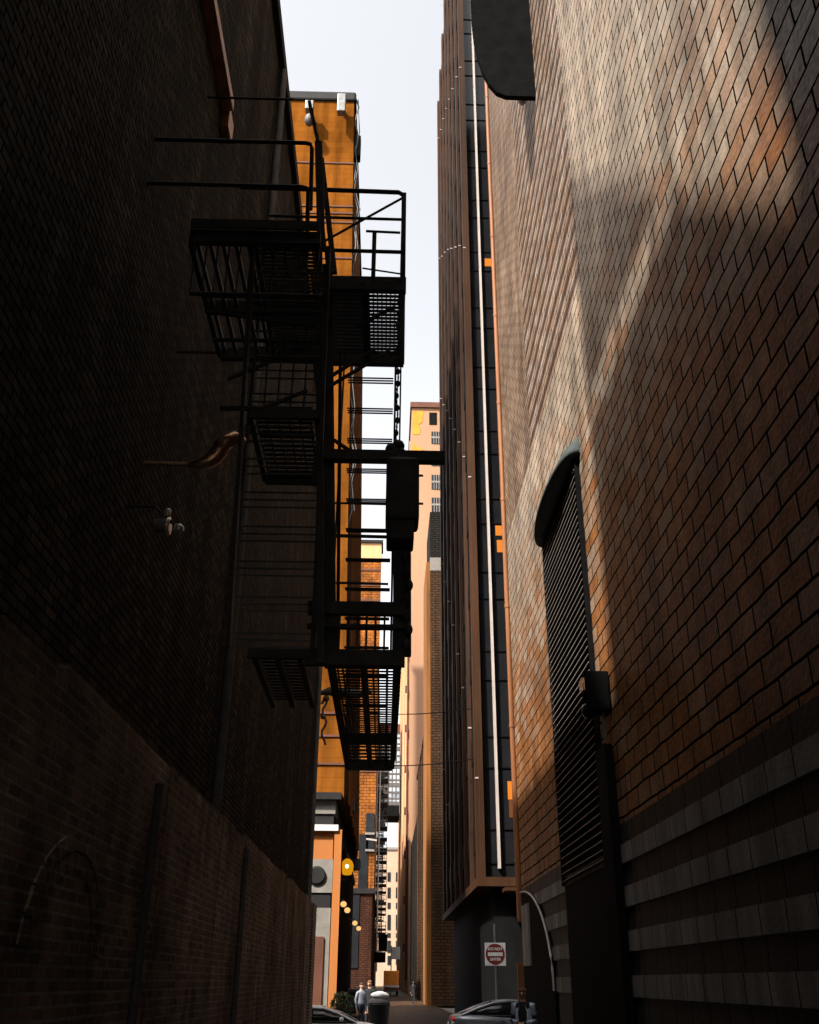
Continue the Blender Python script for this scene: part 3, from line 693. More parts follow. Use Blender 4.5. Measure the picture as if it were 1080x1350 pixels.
# top platform: channel frame, grating, rails
fr = MB()
for y in (6.9, 8.05): fr.box(-0.62, XO + 0.03, y - 0.03, y + 0.03, ZA - 0.13, ZA + 0.02)
for x in (-0.62, -0.27, XO): fr.box(x - 0.025, x + 0.025, 6.93, 8.02, ZA - 0.12, ZA + 0.01)
for y in (6.35, 7.3, 8.05): fr.box(LX, -1.75, 8.04, 8.056, ZA - 0.03, ZA - 0.01) if y > 8 else None; fr.box(-1.75, -0.645, y - 0.03, y + 0.03, ZA - 0.10, ZA + 0.03)
for x in (-1.75, -1.2, -0.68): fr.box(x - 0.02, x + 0.02, 6.38, 8.02, ZA - 0.10, ZA + 0.01)
fr.box(-1.75, -0.66, 6.30, 6.32, ZA + 0.035, ZA + 0.13)
fr.build('platform_frame', 'black_iron', t)
grate('platform_grating', -0.28, XO, 6.93, 8.0, ZA - 0.005, 0.040, 0.055)
grate('platform_grating', -1.2, -0.66, 6.4, 8.0, ZA - 0.005, 0.12, 0.05)
g = MB(); y = 7.0
while y < 8.0: g.box(-0.6, -0.29, y - 0.008, y + 0.008, ZA - 0.05, ZA - 0.01); y += 0.06
g.build('platform_grating', 'black_iron', t)
g = MB(); x = -1.70
while x < -1.22: g.box(x - 0.016, x + 0.016, 6.4, 8.0, ZA - 0.06, ZA - 0.01); x += 0.11
g.build('platform_grating', 'black_iron', t)
rl = MB()
for x in (XO,): rl.bar((x, 6.9, ZA - 0.9), (x, 6.9, ZA + 1.05), 0.045, 0.045)
rl.tube([(-1.5, 6.9, ZA + 1.09), (-0.6, 6.9, ZA + 1.08), (XO - 0.05, 6.9, ZA + 1.07), (XO, 6.9, ZA + 1.03)], 0.022)
for h, r in ((0.73, 0.014), (0.335, 0.018)): rl.tube([(-1.2, 6.9, ZA + h + 0.01), (XO, 6.9, ZA + h)], r)
rl.tube([(-0.28, 6.88, ZA + 0.56), (XO - 0.03, 6.88, ZA + 0.55)], 0.012); rl.tube([(-0.2, 6.88, ZA), (-0.2, 6.88, ZA + 0.55)], 0.02)
rl.tube([(-0.3, 6.88, ZA + 0.12), (XO, 6.88, ZA + 0.06)], 0.008)
rl.tube([(XO, 6.92, ZA + 1.03), (-0.85, 6.92, ZA + 0.32)], 0.012)
rl.tube([(XO, 6.9, ZA + 1.05), (XO, 8.0, ZA + 1.05), (XO, 8.0, ZA)], 0.02); rl.tube([(XO, 6.9, ZA + 0.55), (XO, 8.0, ZA + 0.55)], 0.014)
rl.build('railing', 'black_iron', t)
# three rails from the wall with rounded ends, and the lower back rail
for v, ue in ((187, 412), (245, 407)):
    rl = MB()
    zz = zof(v, 6.4, 340); xe = xof(ue, v, 6.4)
    rl.tube([(LX, 6.4, zz), (xe - 0.06, 6.4, zz), (xe - 0.015, 6.4, zz - 0.015), (xe, 6.4, zz - 0.06), (xe + 0.02, 6.45, zz - 0.75)], 0.019); rl.build('handrail', 'black_iron', t)
rl = MB(); zz = zof(130, 6.8, 340); rl.tube([(-1.9, 6.8, zz), (xof(388, 130, 6.8), 6.8, zz)], 0.012)
rl.build('handrail', 'black_iron', t)
# posts and stair strings between the levels
def P(u, v, Y): return at(u, v, Y)
ps = MB()
ps.bar(P(421, 330, 6.6), (P(424, 860, 6.6).x, 6.6, ZB2 - 0.2), 0.055, 0.055)
ps.bar(P(432, 350, 7.0), P(436, 880, 7.0), 0.09, 0.05)
ps.build('post', 'black_iron', t)
for a_, b_, w_ in (((408, 135, 6.6), (420, 190, 6.6), 0.03), ((420, 188, 6.6), (424, 330, 6.6), 0.07), ((424, 210, 6.9), (441, 360, 6.9), 0.05), ((421, 250, 6.7), (433, 365, 6.9), 0.025)):
    MB().bar(P(*a_), P(*b_), w_, 0.05).build('stringer', 'black_iron', t)
for a_, b_, w_ in (((411, 360, 6.5), (422, 450, 6.5), 0.03), ((424, 560, 6.5), (412, 640, 6.6), 0.03), ((449, 460, 7.6), (445, 880, 8.8), 0.03), ((522, 460, 7.6), (515, 880, 8.8), 0.02), ((455, 460, 7.9), (440, 760, 8.6), 0.015)):
    MB().bar(P(*a_), P(*b_), w_, 0.06).build('stringer', 'black_iron', t)
for a_, b_ in (((494, 460, 6.95), (430, 500, 6.95)), ((514, 462, 6.95), (430, 512, 6.95)), ((410, 455, 6.5), (300, 500, 6.5)), ((405, 515, 6.5), (330, 545, 6.5)), ((520, 405, 7.0), (470, 430, 7.0)), ((440, 580, 7), (470, 600, 7)), ((415, 430, 6.5), (270, 410, 6.5))):
    MB().bar(P(*a_), P(*b_), 0.025, 0.025).build('brace', 'black_iron', t)
hz = MB()
for v, u0, u1, Y, th in ((540, 290, 412, 6.5, 0.03), (450, 280, 412, 6.5, 0.025), (392, 270, 412, 6.6, 0.025), (665, 435, 515, 7.2, 0.014), (708, 435, 515, 7.2, 0.022), (770, 432, 512, 7.2, 0.016)):
    p = P(u0, v - 2, Y); q = P(u1, v, Y); hz.bar(p, q, th, th)
hz.build('cross_bar', 'black_iron', t)
# middle landing on the left
zl = zof(545, 6.5, 350)
lf = MB()
for y in (6.45, 7.55): lf.box(-1.12, -0.58, y - 0.02, y + 0.02, zl - 0.08, zl)
for x in (-1.12, -0.6): lf.box(x - 0.02, x + 0.02, 6.47, 7.53, zl - 0.07, zl - 0.004)
lf.build('platform_frame', 'black_iron', t)
grate('platform_grating', -1.08, -0.64, 6.52, 7.5, zl - 0.01, 0.085, 0.075, 0.014, 0.03)
rl = MB()
for h in (0.5, 0.95): rl.tube([(-1.12, 6.44, zl + h), (-0.6, 6.44, zl + h)], 0.013)
for k in range(6): rl.tube([(-1.12 + 0.104 * k, 6.44, zl), (-1.12 + 0.104 * k, 6.44, zl + 0.95)], 0.007, 6)
rl.build('railing', 'black_iron', t)
rl = MB()
for k in range(12): rl.tube([(-1.70 + 0.095 * k, 6.37, ZA), (-1.70 + 0.095 * k, 6.37, ZA - 0.62)], 0.007, 6)
rl.tube([(-1.70, 6.37, ZA - 0.62), (-0.6, 6.37, ZA - 0.62)], 0.02)
rl.build('hanging_rail', 'black_iron', t)
bl = MB()
for x in (-0.55, -0.3, -0.05):
    for y in (6.86,): bl.lathe((x, y, ZA - 0.05), [(0.018, -0.012), (0.018, 0.0)], 8, axis='Y')
bl.build('bolt', 'grey_steel', t)
# right flight: each tread three bars
for k in range(12):
    zz = Z(5.20) - 0.25 * k; y = 7.70 + 0.15 * k
    tr = MB()
    for j in range(3): tr.box(-0.44, 0.0, y + j * 0.06, y + j * 0.06 + 0.010, zz - 0.006 + j * 0.012, zz + 0.006 + j * 0.012)
    tr.build('tread', 'black_iron', t)
tr0 = None
for k in range(12):
    zz = Z(5.3) - 0.27 * k; y = 6.3 + 0.05 * k
    if zz < ZB2 + 0.1: break
    tr = MB()
    for j in range(3): tr.box(-1.17, -0.58, y + j * 0.07, y + j * 0.07 + 0.010, zz - 0.006 - 0.03 * j, zz + 0.006 - 0.03 * j)
    tr.build('tread', 'grey_steel', t)
for x in (-1.19, -0.56): MB().bar((x, 6.25, Z(5.5)), (x, 6.85, ZB2), 0.03, 0.10).build('stringer', 'black_iron', t)
# main beam and lower platform
fb = MB()
for zz, h in ((Z(2.60), 0.10), (Z(2.42), 0.03), (Z(2.22), 0.12)):
    fb.box(-0.62, XO + 0.05, 6.87, 6.93, zz - h, zz)
fb.box(-1.05, -0.62, 6.88, 6.92, Z(2.22) - 0.07, Z(2.22))
for x in [-0.58 + 0.068 * k for k in range(10)]: fb.box(x - 0.008, x + 0.008, 6.89, 6.91, Z(2.2), Z(2.6))
fb.build('railing', 'black_iron', t)
lf = MB()
x0, x1 = -0.44, 0.06
for x, w_ in ((x0, 0.05), (-0.40, 0.012), (-0.36, 0.012), (-0.33, 0.012), (-0.19, 0.05), (-0.12, 0.014), (-0.08, 0.014), (x1 - 0.07, 0.02), (x1, 0.05)): lf.box(x - w_ / 2, x + w_ / 2, 6.95, 10.9, ZB2 - (0.09 if w_ > 0.04 else 0.02), ZB2)
for y in (6.97, 9.6, 10.9): lf.box(x0, x1, y - 0.05, y + 0.05, ZB2 - 0.10, ZB2 - 0.003)
lf.build('platform_frame', 'black_iron', t)
g = MB(); y = 7.05
while y < 9.55: g.box(x0 + 0.02, x1 - 0.02, y - 0.012, y + 0.012, ZB2 - 0.018, ZB2 - 0.008); y += 0.085
while y < 10.85: g.box(x0 + 0.02, x1 - 0.02, y - 0.02, y + 0.02, ZB2 - 0.022, ZB2 - 0.008); y += 0.17
g.build('platform_grating', 'black_iron', t)
g = MB(); y = 7.0
while y < 8.3: g.box(-1.0, -0.66, y - 0.010, y + 0.010, ZB2 - 0.02, ZB2 - 0.008); y += 0.09
for x in (-1.0, -0.83, -0.66): g.box(x - 0.02, x + 0.02, 6.95, 8.3, ZB2 - 0.08, ZB2)
g.build('platform_grating', 'black_iron', t)
# outer side: ragged railing panel and chain, seen edge on
sp = MB()
sp.bar((XO + 0.02, 7.0, Z(3.4)), (XO + 0.03, 7.0, ZB2), 0.14, 0.10)
for k in range(30):
    y = 6.95 + k * 0.135; sp.bar((XO + 0.02, y, ZB2), (XO + 0.02, y, ZB2 + 0.95), 0.025, 0.03)
for h in (0.15, 0.5, 0.95): sp.bar((XO + 0.02, 6.95, ZB2 + h), (XO + 0.02, 10.9, ZB2 + h), 0.03, 0.05)
for k in range(9): zz = ZB2 + 0.05 + k * 0.12; sp.ball((XO + 0.06 + 0.015 * math.sin(k * 2), 6.9, zz), (0.035, 0.03, 0.05))
sp.build('side_railing', 'black_iron', t)
ch = MB(); n_ = 26
for k in range(n_):
    zz = ZA - 0.15 - k * 0.062; a_ = 0.03 if k % 2 else 0.012
    ch.ball((0.035 + 0.006 * math.sin(k), 6.95, zz), (a_ * 0.7, 0.02, 0.035), 0, 8, 6)
ch.bar((0.065, 6.95, ZA), (0.060, 6.95, Z(3.95)), 0.014, 0.014)
ch.build('chain', 'black_iron', t)
# beam and hanging box
t2 = thing('steel_beam', 'black steel beam jutting across the alley at the fire escape', 'beam', (-1.0, 6.85, Z(3.9)))
zz = zof(602, 6.8, 480)
MB().box(-0.62, xof(586, 604, 6.8), 6.76, 6.84, zz - 0.045, zz + 0.045).build('beam', 'black_iron', t2)
MB().bar(P(507, 596, 6.74), P(523, 598, 6.74), 0.012, 0.012).build('hook', 'grey_steel', t2)
t3 = thing('junction_box', 'bulky black electrical box hung under the steel beam end', 'electrical box', P(530, 690, 6.8))
bz0 = zof(690, 6.8, 530); bz1 = zof(608, 6.8, 530)
bx0 = xof(509, 640, 6.7); bx1 = xof(553, 640, 6.7)
b = MB(); b.box(bx0, bx1, 6.7, 7.0, bz0, bz1); b.build('housing', 'black_iron', t3, bevel=0.035)
MB().box(bx0 + 0.01, xof(546, 700, 6.72), 6.72, 6.98, zof(716, 6.8, 530), bz0 - 0.002).build('lower_housing', 'black_iron', t3, bevel=0.015)
for v in (627, 664): q = P(553, v, 6.8); MB().tube([(q.x - 0.01, 6.8, q.z), (q.x + 0.03, 6.8, q.z)], 0.010).build('handle', 'black_iron', t3)
cl = MB()
for u, v, r in ((516, 592, 0.05), (525, 588, 0.055), (520, 598, 0.06), (529, 597, 0.04)): cl.ball(P(u, v, 6.82), (r, 0.05, r), 0, 10, 7)
cl.build('clamp', 'black_iron', t3)

# ------------------------------------------------------------------ overhead cables
for (v0, v1), lab in (((935, 934), 'upper thin cable strung across the alley mouth'), ((1004, 1000), 'lower thin cable strung across the alley mouth')):
    a = at(438, v0, 43.5); b_ = at(628, v1, 43.5); b_.x = TX; a.x = OX
    pts = [a.lerp(b_, k / 14) - Vector((0, 0, 0.25 * math.sin(math.pi * k / 14))) for k in range(15)]
    tag(MB().tube(pts, 0.022, 6).build('overhead_cable', 'black_panel'), lab, 'cable', 'thin cables across the alley mouth')
t = thing('bracket_arm', 'black conduit arm with tangled wires on the corner of the soot-black building', 'bracket', at(432, 915, 29))
a0 = at(424, 928, 29); a1 = at(437, 912, 29); a2 = at(490, 912, 29)
MB().tube([a0, at(447, 895, 29)], 0.04).build('strut', 'black_iron', t)
MB().tube([at(422, 914, 29), at(434, 911, 29), at(445, 914, 29), at(475, 915, 29), a2], 0.1, 8, radii=[0.06, 0.13, 0.16, 0.12, 0.07]).build('arm', 'black_iron', t)
wr = MB(); pts = [at(429 + 3 * math.sin(k * 1.3) - k * 0.25, 916 + k * 6, 29) for k in range(12)]
wr.tube(pts, 0.035, 6); wr.ball(at(430, 921, 29), 0.1); wr.ball(at(426, 945, 29), 0.08); wr.build('wire', 'black_iron', t)

# ------------------------------------------------------------------ DO NOT ENTER sign
SY = 38.4
q = at(653, 1258, SY); h = 0.38
t = thing('road_sign', 'square white DO NOT ENTER sign with a dark red disc across the street', 'sign', (q.x, SY, 0))
MB().box(q.x - h, q.x + h, SY - 0.012, SY, q.z - h, q.z + h).build('panel', 'sign_white', t, bevel=0.006)
MB().lathe((q.x, SY - 0.012, q.z), [(0.352, 0.0), (0.352, -0.006)], 40, axis='Y').build('disc', 'sign_red', t)
MB().box(q.x - 0.27, q.x + 0.27, SY - 0.028, SY - 0.019, q.z - 0.06, q.z + 0.06).build('bar', 'sign_white', t)
def text(s, x, z, y, size, m, parent, name):
    cu = bpy.data.curves.new(name, 'FONT'); cu.body = s; cu.size = size; cu.align_x = 'CENTER'; cu.align_y = 'CENTER'; cu.extrude = 0.002
    cu.offset = 0.004
    o = bpy.data.objects.new(name, cu); COL.objects.link(o)
    o.rotation_euler = (rad(90), 0, 0)
    bpy.context.view_layer.update()
    me = bpy.data.meshes.new_from_object(o.evaluated_get(bpy.context.evaluated_depsgraph_get()))
    me.transform(Matrix.Translation(Vector((x, y, z)) - parent.location) @ Matrix.Rotation(rad(90), 4, 'X'))
    bpy.data.objects.remove(o); me.materials.clear(); me.materials.append(M[m])
    r = bpy.data.objects.new(name, me); COL.objects.link(r); r.parent = parent
    return r
text('DO NOT', q.x, q.z + 0.17, SY - 0.022, 0.132, 'sign_white', t, 'lettering')
text('ENTER', q.x, q.z - 0.17, SY - 0.022, 0.132, 'sign_white', t, 'lettering')
MB().tube([(q.x, SY + 0.04, 0), (q.x, SY + 0.04, zof(1218, SY, 652))], 0.03, 8).build('post', 'grey_steel', t)

# ------------------------------------------------------------------ cars
def make_car(name, label, paint, loc, rz):
    t = thing(name, label, 'car', loc, 'cars crossing the alley mouth', rz)
    st = [(-2.32, .52, .80, .62), (-2.25, .38, .93, .78), (-2.0, .26, 1.0, .86), (-1.4, .24, 1.0, .90), (-.6, .22, .95, .91), (.4, .22, .93, .91), (1.1, .23, .93, .90), (1.7, .25, .86, .87), (2.15, .32, .74, .78), (2.32, .42, .62, .58)]
    rings = []
    for x, zb_, zt_, w in st:
        rings.append([(x, s * w * a, zb_ + (zt_ - zb_) * f) for s, a, f in ((-1, .86, 0), (-1, 1, .2), (-1, 1, .62), (-1, .97, .85), (-1, .86, 1.0), (-1, .4, 1.02), (1, .4, 1.02), (1, .86, 1.0), (1, .97, .85), (1, 1, .62), (1, 1, .2), (1, .86, 0))])
    b = MB().loft(rings, 0, True).build('body', paint, t, local=True)
    sd = b.modifiers.new('sub', 'SUBSURF'); sd.levels = 1; sd.render_levels = 2
    gs = [(-1.95, 1.0, .70, .74), (-1.45, 1.19, .64, .80), (-.95, 1.345, .60, .82), (-.35, 1.405, .59, .83), (.2, 1.38, .59, .83), (.65, 1.24, .62, .82), (1.25, .96, .70, .78)]
    rings = [[(x, -wb, .90), (x, -wt - .03, zr - .06), (x, -wt * .8, zr - .005), (x, 0, zr + .01), (x, wt * .8, zr - .005), (x, wt + .03, zr - .06), (x, wb, .90)] for x, zr, wt, wb in gs]
    MB().loft(rings, 0, True).build('glass', 'car_glass', t, local=True)
    rf = MB(); rr = []
    for x, zr, wt, wb in gs[1:6]:
        e = .016
        rr.append([(x, -wt - .035, zr - .075), (x, -wt * .82, zr + e - .005), (x, 0, zr + e + .012), (x, wt * .82, zr + e - .005), (x, wt + .035, zr - .075), (x, wt * .8, zr - .03), (x, 0, zr - .02), (x, -wt * .8, zr - .03)])
    rr = rr[0:1] + rr[1:4] + rr[4:5]
    rf.loft(rr[1:4], 0, True)
    for s in (-1, 1):
        pil = [(x, s * (wt + .035), zr - .05) for x, zr, wt, wb in gs]
        rf.tube(pil, 0.045, 8, radii=[.05, .06, .05, .04, .04, .04, .035])
        rf.bar((-.35 + .05, s * .625, 1.36), (-.30, s * .85, .93), 0.06, 0.03)
    rf.build('roof', paint, t, local=True)
    tr = MB()
    for s in (-1, 1): tr.bar((-1.7, s * .852, .965), (1.0, s * .868, .945), 0.015, 0.022)
    tr.build('window_trim', 'grey_steel', t, local=True)
    for s in (-1, 1):
        MB().ball((-2.2, s * .60, .83), (.10, .19, .085)).build('tail_light', 'red_lens', t, local=True)
        MB().ball((2.12, s * .62, .66), (.14, .17, .07)).build('headlight', 'clear_lens', t, local=True)
        MB().ball((.78, s * .98, 1.02), (.07, .11, .07)).build('mirror', paint, t, local=True)
        for x in (-.75, .35): MB().box(x, x + .17, s * .90, s * .925, .80, .825).build('door_handle', 'grey_steel', t, local=True)
        for x in (-1.42, 1.38):
            w = MB().lathe((x, s * .80, .31), [(.20, -.1), (.30, -.11), (.315, -.06), (.315, .06), (.30, .11), (.20, .1)], 24, axis='Y').build('wheel', 'rubber', t, local=True)
            MB().lathe((x, s * .82, .31), [(.02, -.09), (.20, -.08), (.205, .07), (.02, .09)], 20, axis='Y').build('rim', 'grey_steel', w, local=True)
    MB().box(-2.36, -2.33, -.25, .25, .62, .74).build('number_plate', 'sign_white', t, local=True)
    return t
make_car('car', 'silver saloon car with a red tail light on the street at right', 'silver_paint', (4.5, 35.4, -0.12), 0.0)
lc = make_car('car', 'white car showing only its roof behind the left brick wall end', 'white_paint', (-1.95, 33.0, -0.12), 0.0); lc.scale = (0.95, 0.95, 0.88)

# ------------------------------------------------------------------ people
def person(label, loc, rz, cloth, hair, height=1.75, pose='stand', group=None, hold=None):
    t = thing('person', label, 'person', loc, group, rz)
    s = height / 1.75
    V = []; R = []; E = []; reg = []
    def add(p, r, link=None, g=None):
        V.append(Vector(p) * s); R.append((r if hasattr(r, '__len__') else (r, r))); reg.append(g)
        if link is not None: E.append((link, len(V) - 1))
        return len(V) - 1
    pel = add((0, 0, .95), (.155, .11), None, 'trousers')
    sp = add((0, 0, 1.12), (.145, .10), pel, 'top'); chst = add((0, .005, 1.31), (.165, .115), sp, 'top')
    ub = add((0, .01, 1.42), (.12, .085), chst, 'top')
    nk = add((0, 0, 1.505), .055, ub, 'skin'); h0 = add((0, -.012, 1.575), (.062, .075), nk, 'skin')
    h1 = add((0, -.012, 1.645), (.078, .095), h0, 'skin'); h2 = add((0, -.005, 1.705), (.070, .085), h1, 'skin')
    add((0, -.115, 1.625), .014, h1, 'skin')
    for sx in (-1, 1):
        add((sx * .086, 0, 1.635), .018, h1, 'skin')
        sh = add((sx * .175, .01, 1.41), .062, ub, 'top')
        if pose == 'hands':
            el = add((sx * .235, .02, 1.14), .046, sh, 'top'); wr_ = add((sx * .07, -.20, 1.10), .030, el, 'top'); d = Vector((-sx * .8, -.45, -.1)).normalized()
        elif pose == 'walk':
            el = add((sx * .235, sx * .06, 1.13), .045, sh, 'top'); wr_ = add((sx * .25, sx * .10 - .08, .90), .030, el, 'top'); d = Vector((0, -.2, -1)).normalized()
        else:
            el = add((sx * .235, .03, 1.13), .045, sh, 'top'); wr_ = add((sx * .245, -.05, .89), .030, el, 'top'); d = Vector((0, -.15, -1)).normalized()
        wp = V[wr_] / s
        side = d.cross(Vector((0, 0, 1))); side = side.normalized() if side.length > .2 else Vector((0, 1, 0))
        pm = add(wp + d * .06, (.038, .022), wr_, 'skin')
        for k, ln in enumerate((.062, .074, .068, .052)):
            o_ = side * (k - 1.5) * .021
            a = add(wp + d * .098 + o_, .010, pm, 'skin'); add(wp + d * (.098 + ln) + o_ + Vector((0, -.018, -.008)), .0085, a, 'skin')
        a = add(wp + d * .045 - side * .042, .011, pm, 'skin'); add(wp + d * .092 - side * .058, .0095, a, 'skin')
        dy = sx * .16 if pose == 'walk' else 0
        hp = add((sx * .092, 0, .90), .098, pel, 'trousers'); kn = add((sx * .10, -dy * .6 - .01, .50), .062, hp, 'trousers')
        ak = add((sx * .105, -dy * .9 + .02, .09), .043, kn, 'trousers'); add((sx * .115, -dy * .9 - .13, .045), .040, ak, 'shoes')
    me = bpy.data.meshes.new('body'); me.from_pydata(V, E, []); o = bpy.data.objects.new('body', me); COL.objects.link(o)
    md = o.modifiers.new('skin', 'SKIN'); md.use_smooth_shade = True
    for k, sv in enumerate(me.skin_vertices[0].data): sv.radius = (R[k][0] * s, R[k][1] * s); sv.use_root = (k == 0)
    sb = o.modifiers.new('sub', 'SUBSURF'); sb.levels = 2; sb.render_levels = 2
    bpy.context.view_layer.update()
    nm = bpy.data.meshes.new_from_object(o.evaluated_get(bpy.context.evaluated_depsgraph_get()))
    bpy.data.objects.remove(o)
    keys = ['skin', 'top', 'trousers', 'shoes']; nm.materials.clear()
    for k in keys: nm.materials.append(M[cloth.get(k, 'skin')])
    for p in nm.polygons:
        c = p.center
        j = min(range(len(V)), key=lambda i: (V[i] - c).length - R[i][0] * s * .6)
        p.material_index = keys.index(reg[j]); p.use_smooth = True
    uvl = nm.uv_layers.new(name='UVMap')
    for lp in nm.loops: co = nm.vertices[lp.vertex_index].co; uvl.data[lp.index].uv = (co.x + co.y, co.z)
    bo = bpy.data.objects.new('body', nm); COL.objects.link(bo); bo.parent = t
    hr = MB(); rings = []
    for i in range(7):
        a = math.pi / 2 * i / 6
        rings.append([Vector((.094 * math.cos(a) * math.cos(q_), .012 + .112 * math.cos(a) * math.sin(q_), 1.655 + .105 * math.sin(a) - (.07 if math.sin(q_) > .1 else -.015) * math.cos(a))) * s for q_ in [2 * math.pi * k / 16 for k in range(16)]])
    hr.loft(rings, 0, True).build('hair', hair, t, local=True)
    for sx in (-1, 1): MB().ball(Vector((sx * .031, -.098, 1.652)) * s, .011 * s, 0, 8, 6).build('eye', 'eye', t, local=True)
    MB().ball(Vector((0, -.096, 1.588)) * s, (.024 * s, .010 * s, .006 * s), 0, 8, 6).build('mouth', 'red_cloth', t, local=True)
    if 'jacket' in cloth:
        j = MB()
        for sx in (-1, 1):
            sh = Vector((sx * .178, .01, 1.425)) * s
            el = Vector((sx * .238, .02, 1.14)) * s; wr_ = Vector((sx * .085, -.185, 1.10)) * s
            j.tube([Vector((sx * .13, .0, 1.435)) * s, sh, (sh + el) / 2, el, (el + wr_) / 2, wr_], .07, 12, radii=[.05, .078, .066, .060, .050, .042])
            rg = []
            for z_, w0, dp in ((.92, .17, .125), (1.12, .165, .118), (1.31, .185, .132), (1.45, .10, .09)):
                rg.append([Vector((sx * w0 * math.cos(a) , dp * math.sin(a), z_)) * s for a in [rad(-58 + 148 * k / 9) for k in range(10)]])
            vs = [p for r in rg for p in r]; fs = [(i * 10 + k, i * 10 + k + 1, (i + 1) * 10 + k + 1, (i + 1) * 10 + k) for i in range(3) for k in range(9)]
            j.add(vs, fs, 0, True)
        jo = j.build('jacket', cloth['jacket'], t, local=True)
        so_ = jo.modifiers.new('solid', 'SOLIDIFY'); so_.thickness = .012
    return t
q = at(690, 1330, 21.5)
person('person in an open pale denim jacket, hands together, at the right wall corner', (q.x, 21.5, 0), rad(-20), {'top': 'black_cloth', 'trousers': 'denim', 'shoes': 'black_cloth', 'jacket': 'light_denim'}, 'hair_brown', 1.70, 'hands')
people = 'pedestrians standing at the far kerb'
q = at(476, 1330, 40.6); person('person in a pale grey shirt beside the dark shrub at the alley mouth', (q.x, 40.6, 0), rad(35), {'top': 'grey_cloth', 'trousers': 'denim', 'shoes': 'black_cloth'}, 'hair_dark', 1.74, 'stand', people)
q = at(487, 1330, 41.2); person('person in dark clothes standing between the pale shirt and the black bin', (q.x, 41.2, 0), rad(-25), {'top': 'black_cloth', 'trousers': 'black_cloth', 'shoes': 'black_cloth'}, 'hair_brown', 1.82, 'stand', people)
q = at(545, 1323, 96); person('person in dark clothes walking away down the paved alley', (q.x, 96, 0), rad(170), {'top': 'black_cloth', 'trousers': 'black_cloth', 'shoes': 'black_cloth'}, 'hair_dark', 1.78, 'walk')

# shrub in a planter and a bin with a pale bag
q = at(452, 1330, 40.2)
t = thing('shrub', 'dark leafy shrub in a planter beside the pale shirted person', 'shrub', (q.x, 40.2, 0))
lf = MB(); r_ = random.Random(5)
for k in range(420):
    a = r_.uniform(0, 2 * math.pi); z = r_.uniform(-1, 1); rr_ = r_.uniform(.45, 1.0) ** .5
    c = Vector((q.x + .48 * rr_ * math.cos(a) * math.sqrt(1 - z * z), 40.2 + .4 * rr_ * math.sin(a) * math.sqrt(1 - z * z), 1.0 + .45 * rr_ * z))
    e = Euler((r_.uniform(0, 6), r_.uniform(0, 6), r_.uniform(0, 6))).to_matrix(); l_ = r_.uniform(.05, .10)
    lf.add([c + e @ Vector(p) for p in ((-l_, 0, 0), (0, -l_ * .4, .01), (l_, 0, 0), (0, l_ * .4, .01))], [(0, 1, 2, 3)])
lf.build('foliage', 'leaf', t)
st = MB()
for k in range(6): a = k * 1.05; st.tube([(q.x, 40.2, .45), (q.x + .2 * math.cos(a), 40.2 + .2 * math.sin(a), 1.2)], .012, 6)
st.build('stem', 'hair_brown', t)
MB().lathe((q.x, 40.2, 0), [(.28, 0), (.36, .5), (.38, .55), (.33, .55), (.3, .5)], 20).build('planter', 'dark_stone', t)
q = at(500, 1330, 40.4)
t = thing('bin', 'round black rubbish bin beside the person in dark clothes', 'bin', (q.x, 40.4, 0))
MB().lathe((q.x, 40.4, 0), [(.30, 0), (.34, .1), (.38, .95), (.41, 1.0), (.41, 1.04), (.36, 1.04)], 20).build('body', 'grey_plastic', t)
MB().lathe((q.x, 40.4, 1.04), [(.40, 0), (.40, .05), (.3, .18), (.1, .24)], 20).build('lid', 'black_iron', t)
bg = MB(); rings = []
for i in range(8):
    z = i / 7; rr_ = .34 * math.sin(math.pi * min(.98, z * .8 + .18)) ** .7
    rings.append([(q.x + .02 + rr_ * (1 + .12 * math.sin(5 * a + i)) * math.cos(a), 40.4 + rr_ * (1 + .12 * math.cos(4 * a + i)) * math.sin(a), 1.22 + .24 * z) for a in [2 * math.pi * k / 18 for k in range(18)]])
tag(bg.loft(rings).build('rubbish_bag', 'white_cloth'), 'pale bag lying on the lid of the round black bin', 'bag')

# ------------------------------------------------------------------ truck down the alley
TYK = 146.0; q = at(516, 1283, TYK)
t = thing('delivery_truck', 'orange backed box truck standing far down the alley', 'truck', (q.x, TYK, 0))
x0, x1 = q.x - 1.05, q.x + 1.05
MB().box(x0, x1, TYK, TYK + 5, .95, 3.1).build('cargo_box', 'truck_orange', t, bevel=.05)
MB().box(x0 - .03, x1 + .03, TYK - .05, TYK - .002, 1.05, 1.3).build('bumper', 'white_stone', t)
MB().box(x0 + .1, x1 - .1, TYK + 5.05, TYK + 6.8, .6, 2.5).build('cab', 'white_paint', t, bevel=.1)
MB().box(x0 + .2, x1 - .2, TYK + .1, TYK + 6.5, .5, .94).build('chassis', 'black_iron', t)
for s in (x0 + .18, x1 - .18):
    MB().box(s - .1, s + .1, TYK - .08, TYK - .06, .7, .92).build('tail_light', 'red_lens', t)
    for y in (1.2, 5.8): MB().lathe((s, TYK + y, .45), [(.2, -.12), (.44, -.13), (.45, 0), (.44, .13), (.2, .12)], 20, axis='X').build('wheel', 'rubber', t)
q = at(522, 1257, 160)
t = thing('shop_sign', 'blank pale sign board high on a post beyond the orange truck', 'sign', (q.x, 160, 0))
MB().box(q.x - .65, q.x + .65, 159.9, 160, q.z - .8, q.z + .9).build('panel', 'white_stone', t)
MB().tube([(q.x - .7, 160.1, 0), (q.x - .7, 160.1, q.z + 1.1)], .08).build('post', 'black_iron', t)

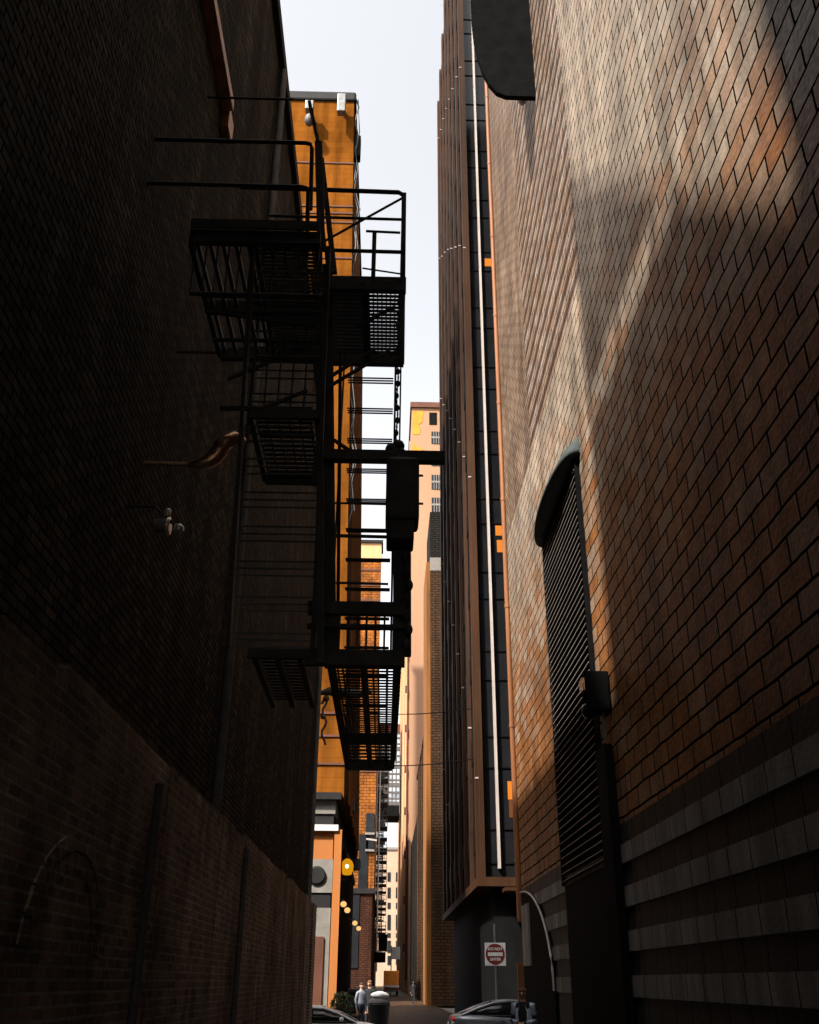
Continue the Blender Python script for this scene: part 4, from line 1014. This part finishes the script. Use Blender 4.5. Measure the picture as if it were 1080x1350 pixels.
# ------------------------------------------------------------------ small things down the alley
for (u, v, Y, w, h, lab) in ((505, 1243, 118, .5, .9, 'upper dark hanging sign on the left alley wall before the pale building'), (501, 1262, 112, .6, .5, 'lower dark hanging sign on the left alley wall above the people')):
    q = at(u, v, Y); g_ = thing('hanging_sign', lab, 'sign', q, 'dark hanging signs down the alley')
    MB().box(q.x - w, q.x + w, Y - .08, Y, q.z - h, q.z + h).build('panel', 'dark_wall', g_, bevel=.02)
    MB().tube([(-3.0, Y - .04, q.z + h + .12), (q.x + w, Y - .04, q.z + h + .12)], .04, 6).build('bracket', 'black_iron', g_)
for (x, y, w, h, lab) in ((-1.35, 62, .65, 1.35, 'nearer black wheeled bin against the left side of the alley'), (-1.3, 76, .65, 1.4, 'farther black wheeled bin against the left side of the alley')):
    g_ = thing('wheeled_bin', lab, 'bin', (x, y, 0), 'wheeled bins in the alley')
    MB().loft([[(x - w * f, y - .5 * f, z), (x + w * f, y - .5 * f, z), (x + w * f, y + .5 * f, z), (x - w * f, y + .5 * f, z)] for z, f in ((.12, .85), (h - .15, 1.0))], 0, False).build('body', 'grey_plastic', g_)
    MB().loft([[(x - w * 1.05, y - .55, h - .15), (x + w * 1.05, y - .55, h - .15), (x + w * 1.05, y + .52, h - .15), (x - w * 1.05, y + .52, h - .15)], [(x - w, y - .5, h), (x + w, y - .5, h), (x + w, y + .5, h + .05), (x - w, y + .5, h + .05)]], 0, False).build('lid', 'black_iron', g_)
    for sx in (-w * .7, w * .7): MB().lathe((x + sx, y - .3, .1), [(.02, -.04), (.1, -.04), (.1, .04), (.02, .04)], 14, axis='X').build('wheel', 'rubber', g_)
for k, (y, z, lab) in enumerate(((50.5, 9.5, 'nearest grey air conditioner on the dark side of the orange building'), (57.5, 13.0, 'upper grey air conditioner on the dark side of the orange building'), (63.0, 8.0, 'farthest grey air conditioner on the dark side of the orange building'))):
    g_ = thing('air_conditioner', lab, 'air conditioner', (-2.1, y, z), 'air conditioners on the orange building')
    MB().box(-2.1, -1.55, y - .4, y + .4, z, z + .6).build('housing', 'grey_steel', g_, bevel=.03)
    MB().lathe((-1.54, y, z + .3), [(.24, 0), (.24, .02), (.05, .03)], 16, axis='X').build('fan_grille', 'black_iron', g_)
    MB().bar((-2.3, y, z - .05), (-1.6, y, z - .05), .06, .06).build('bracket', 'black_iron', g_)
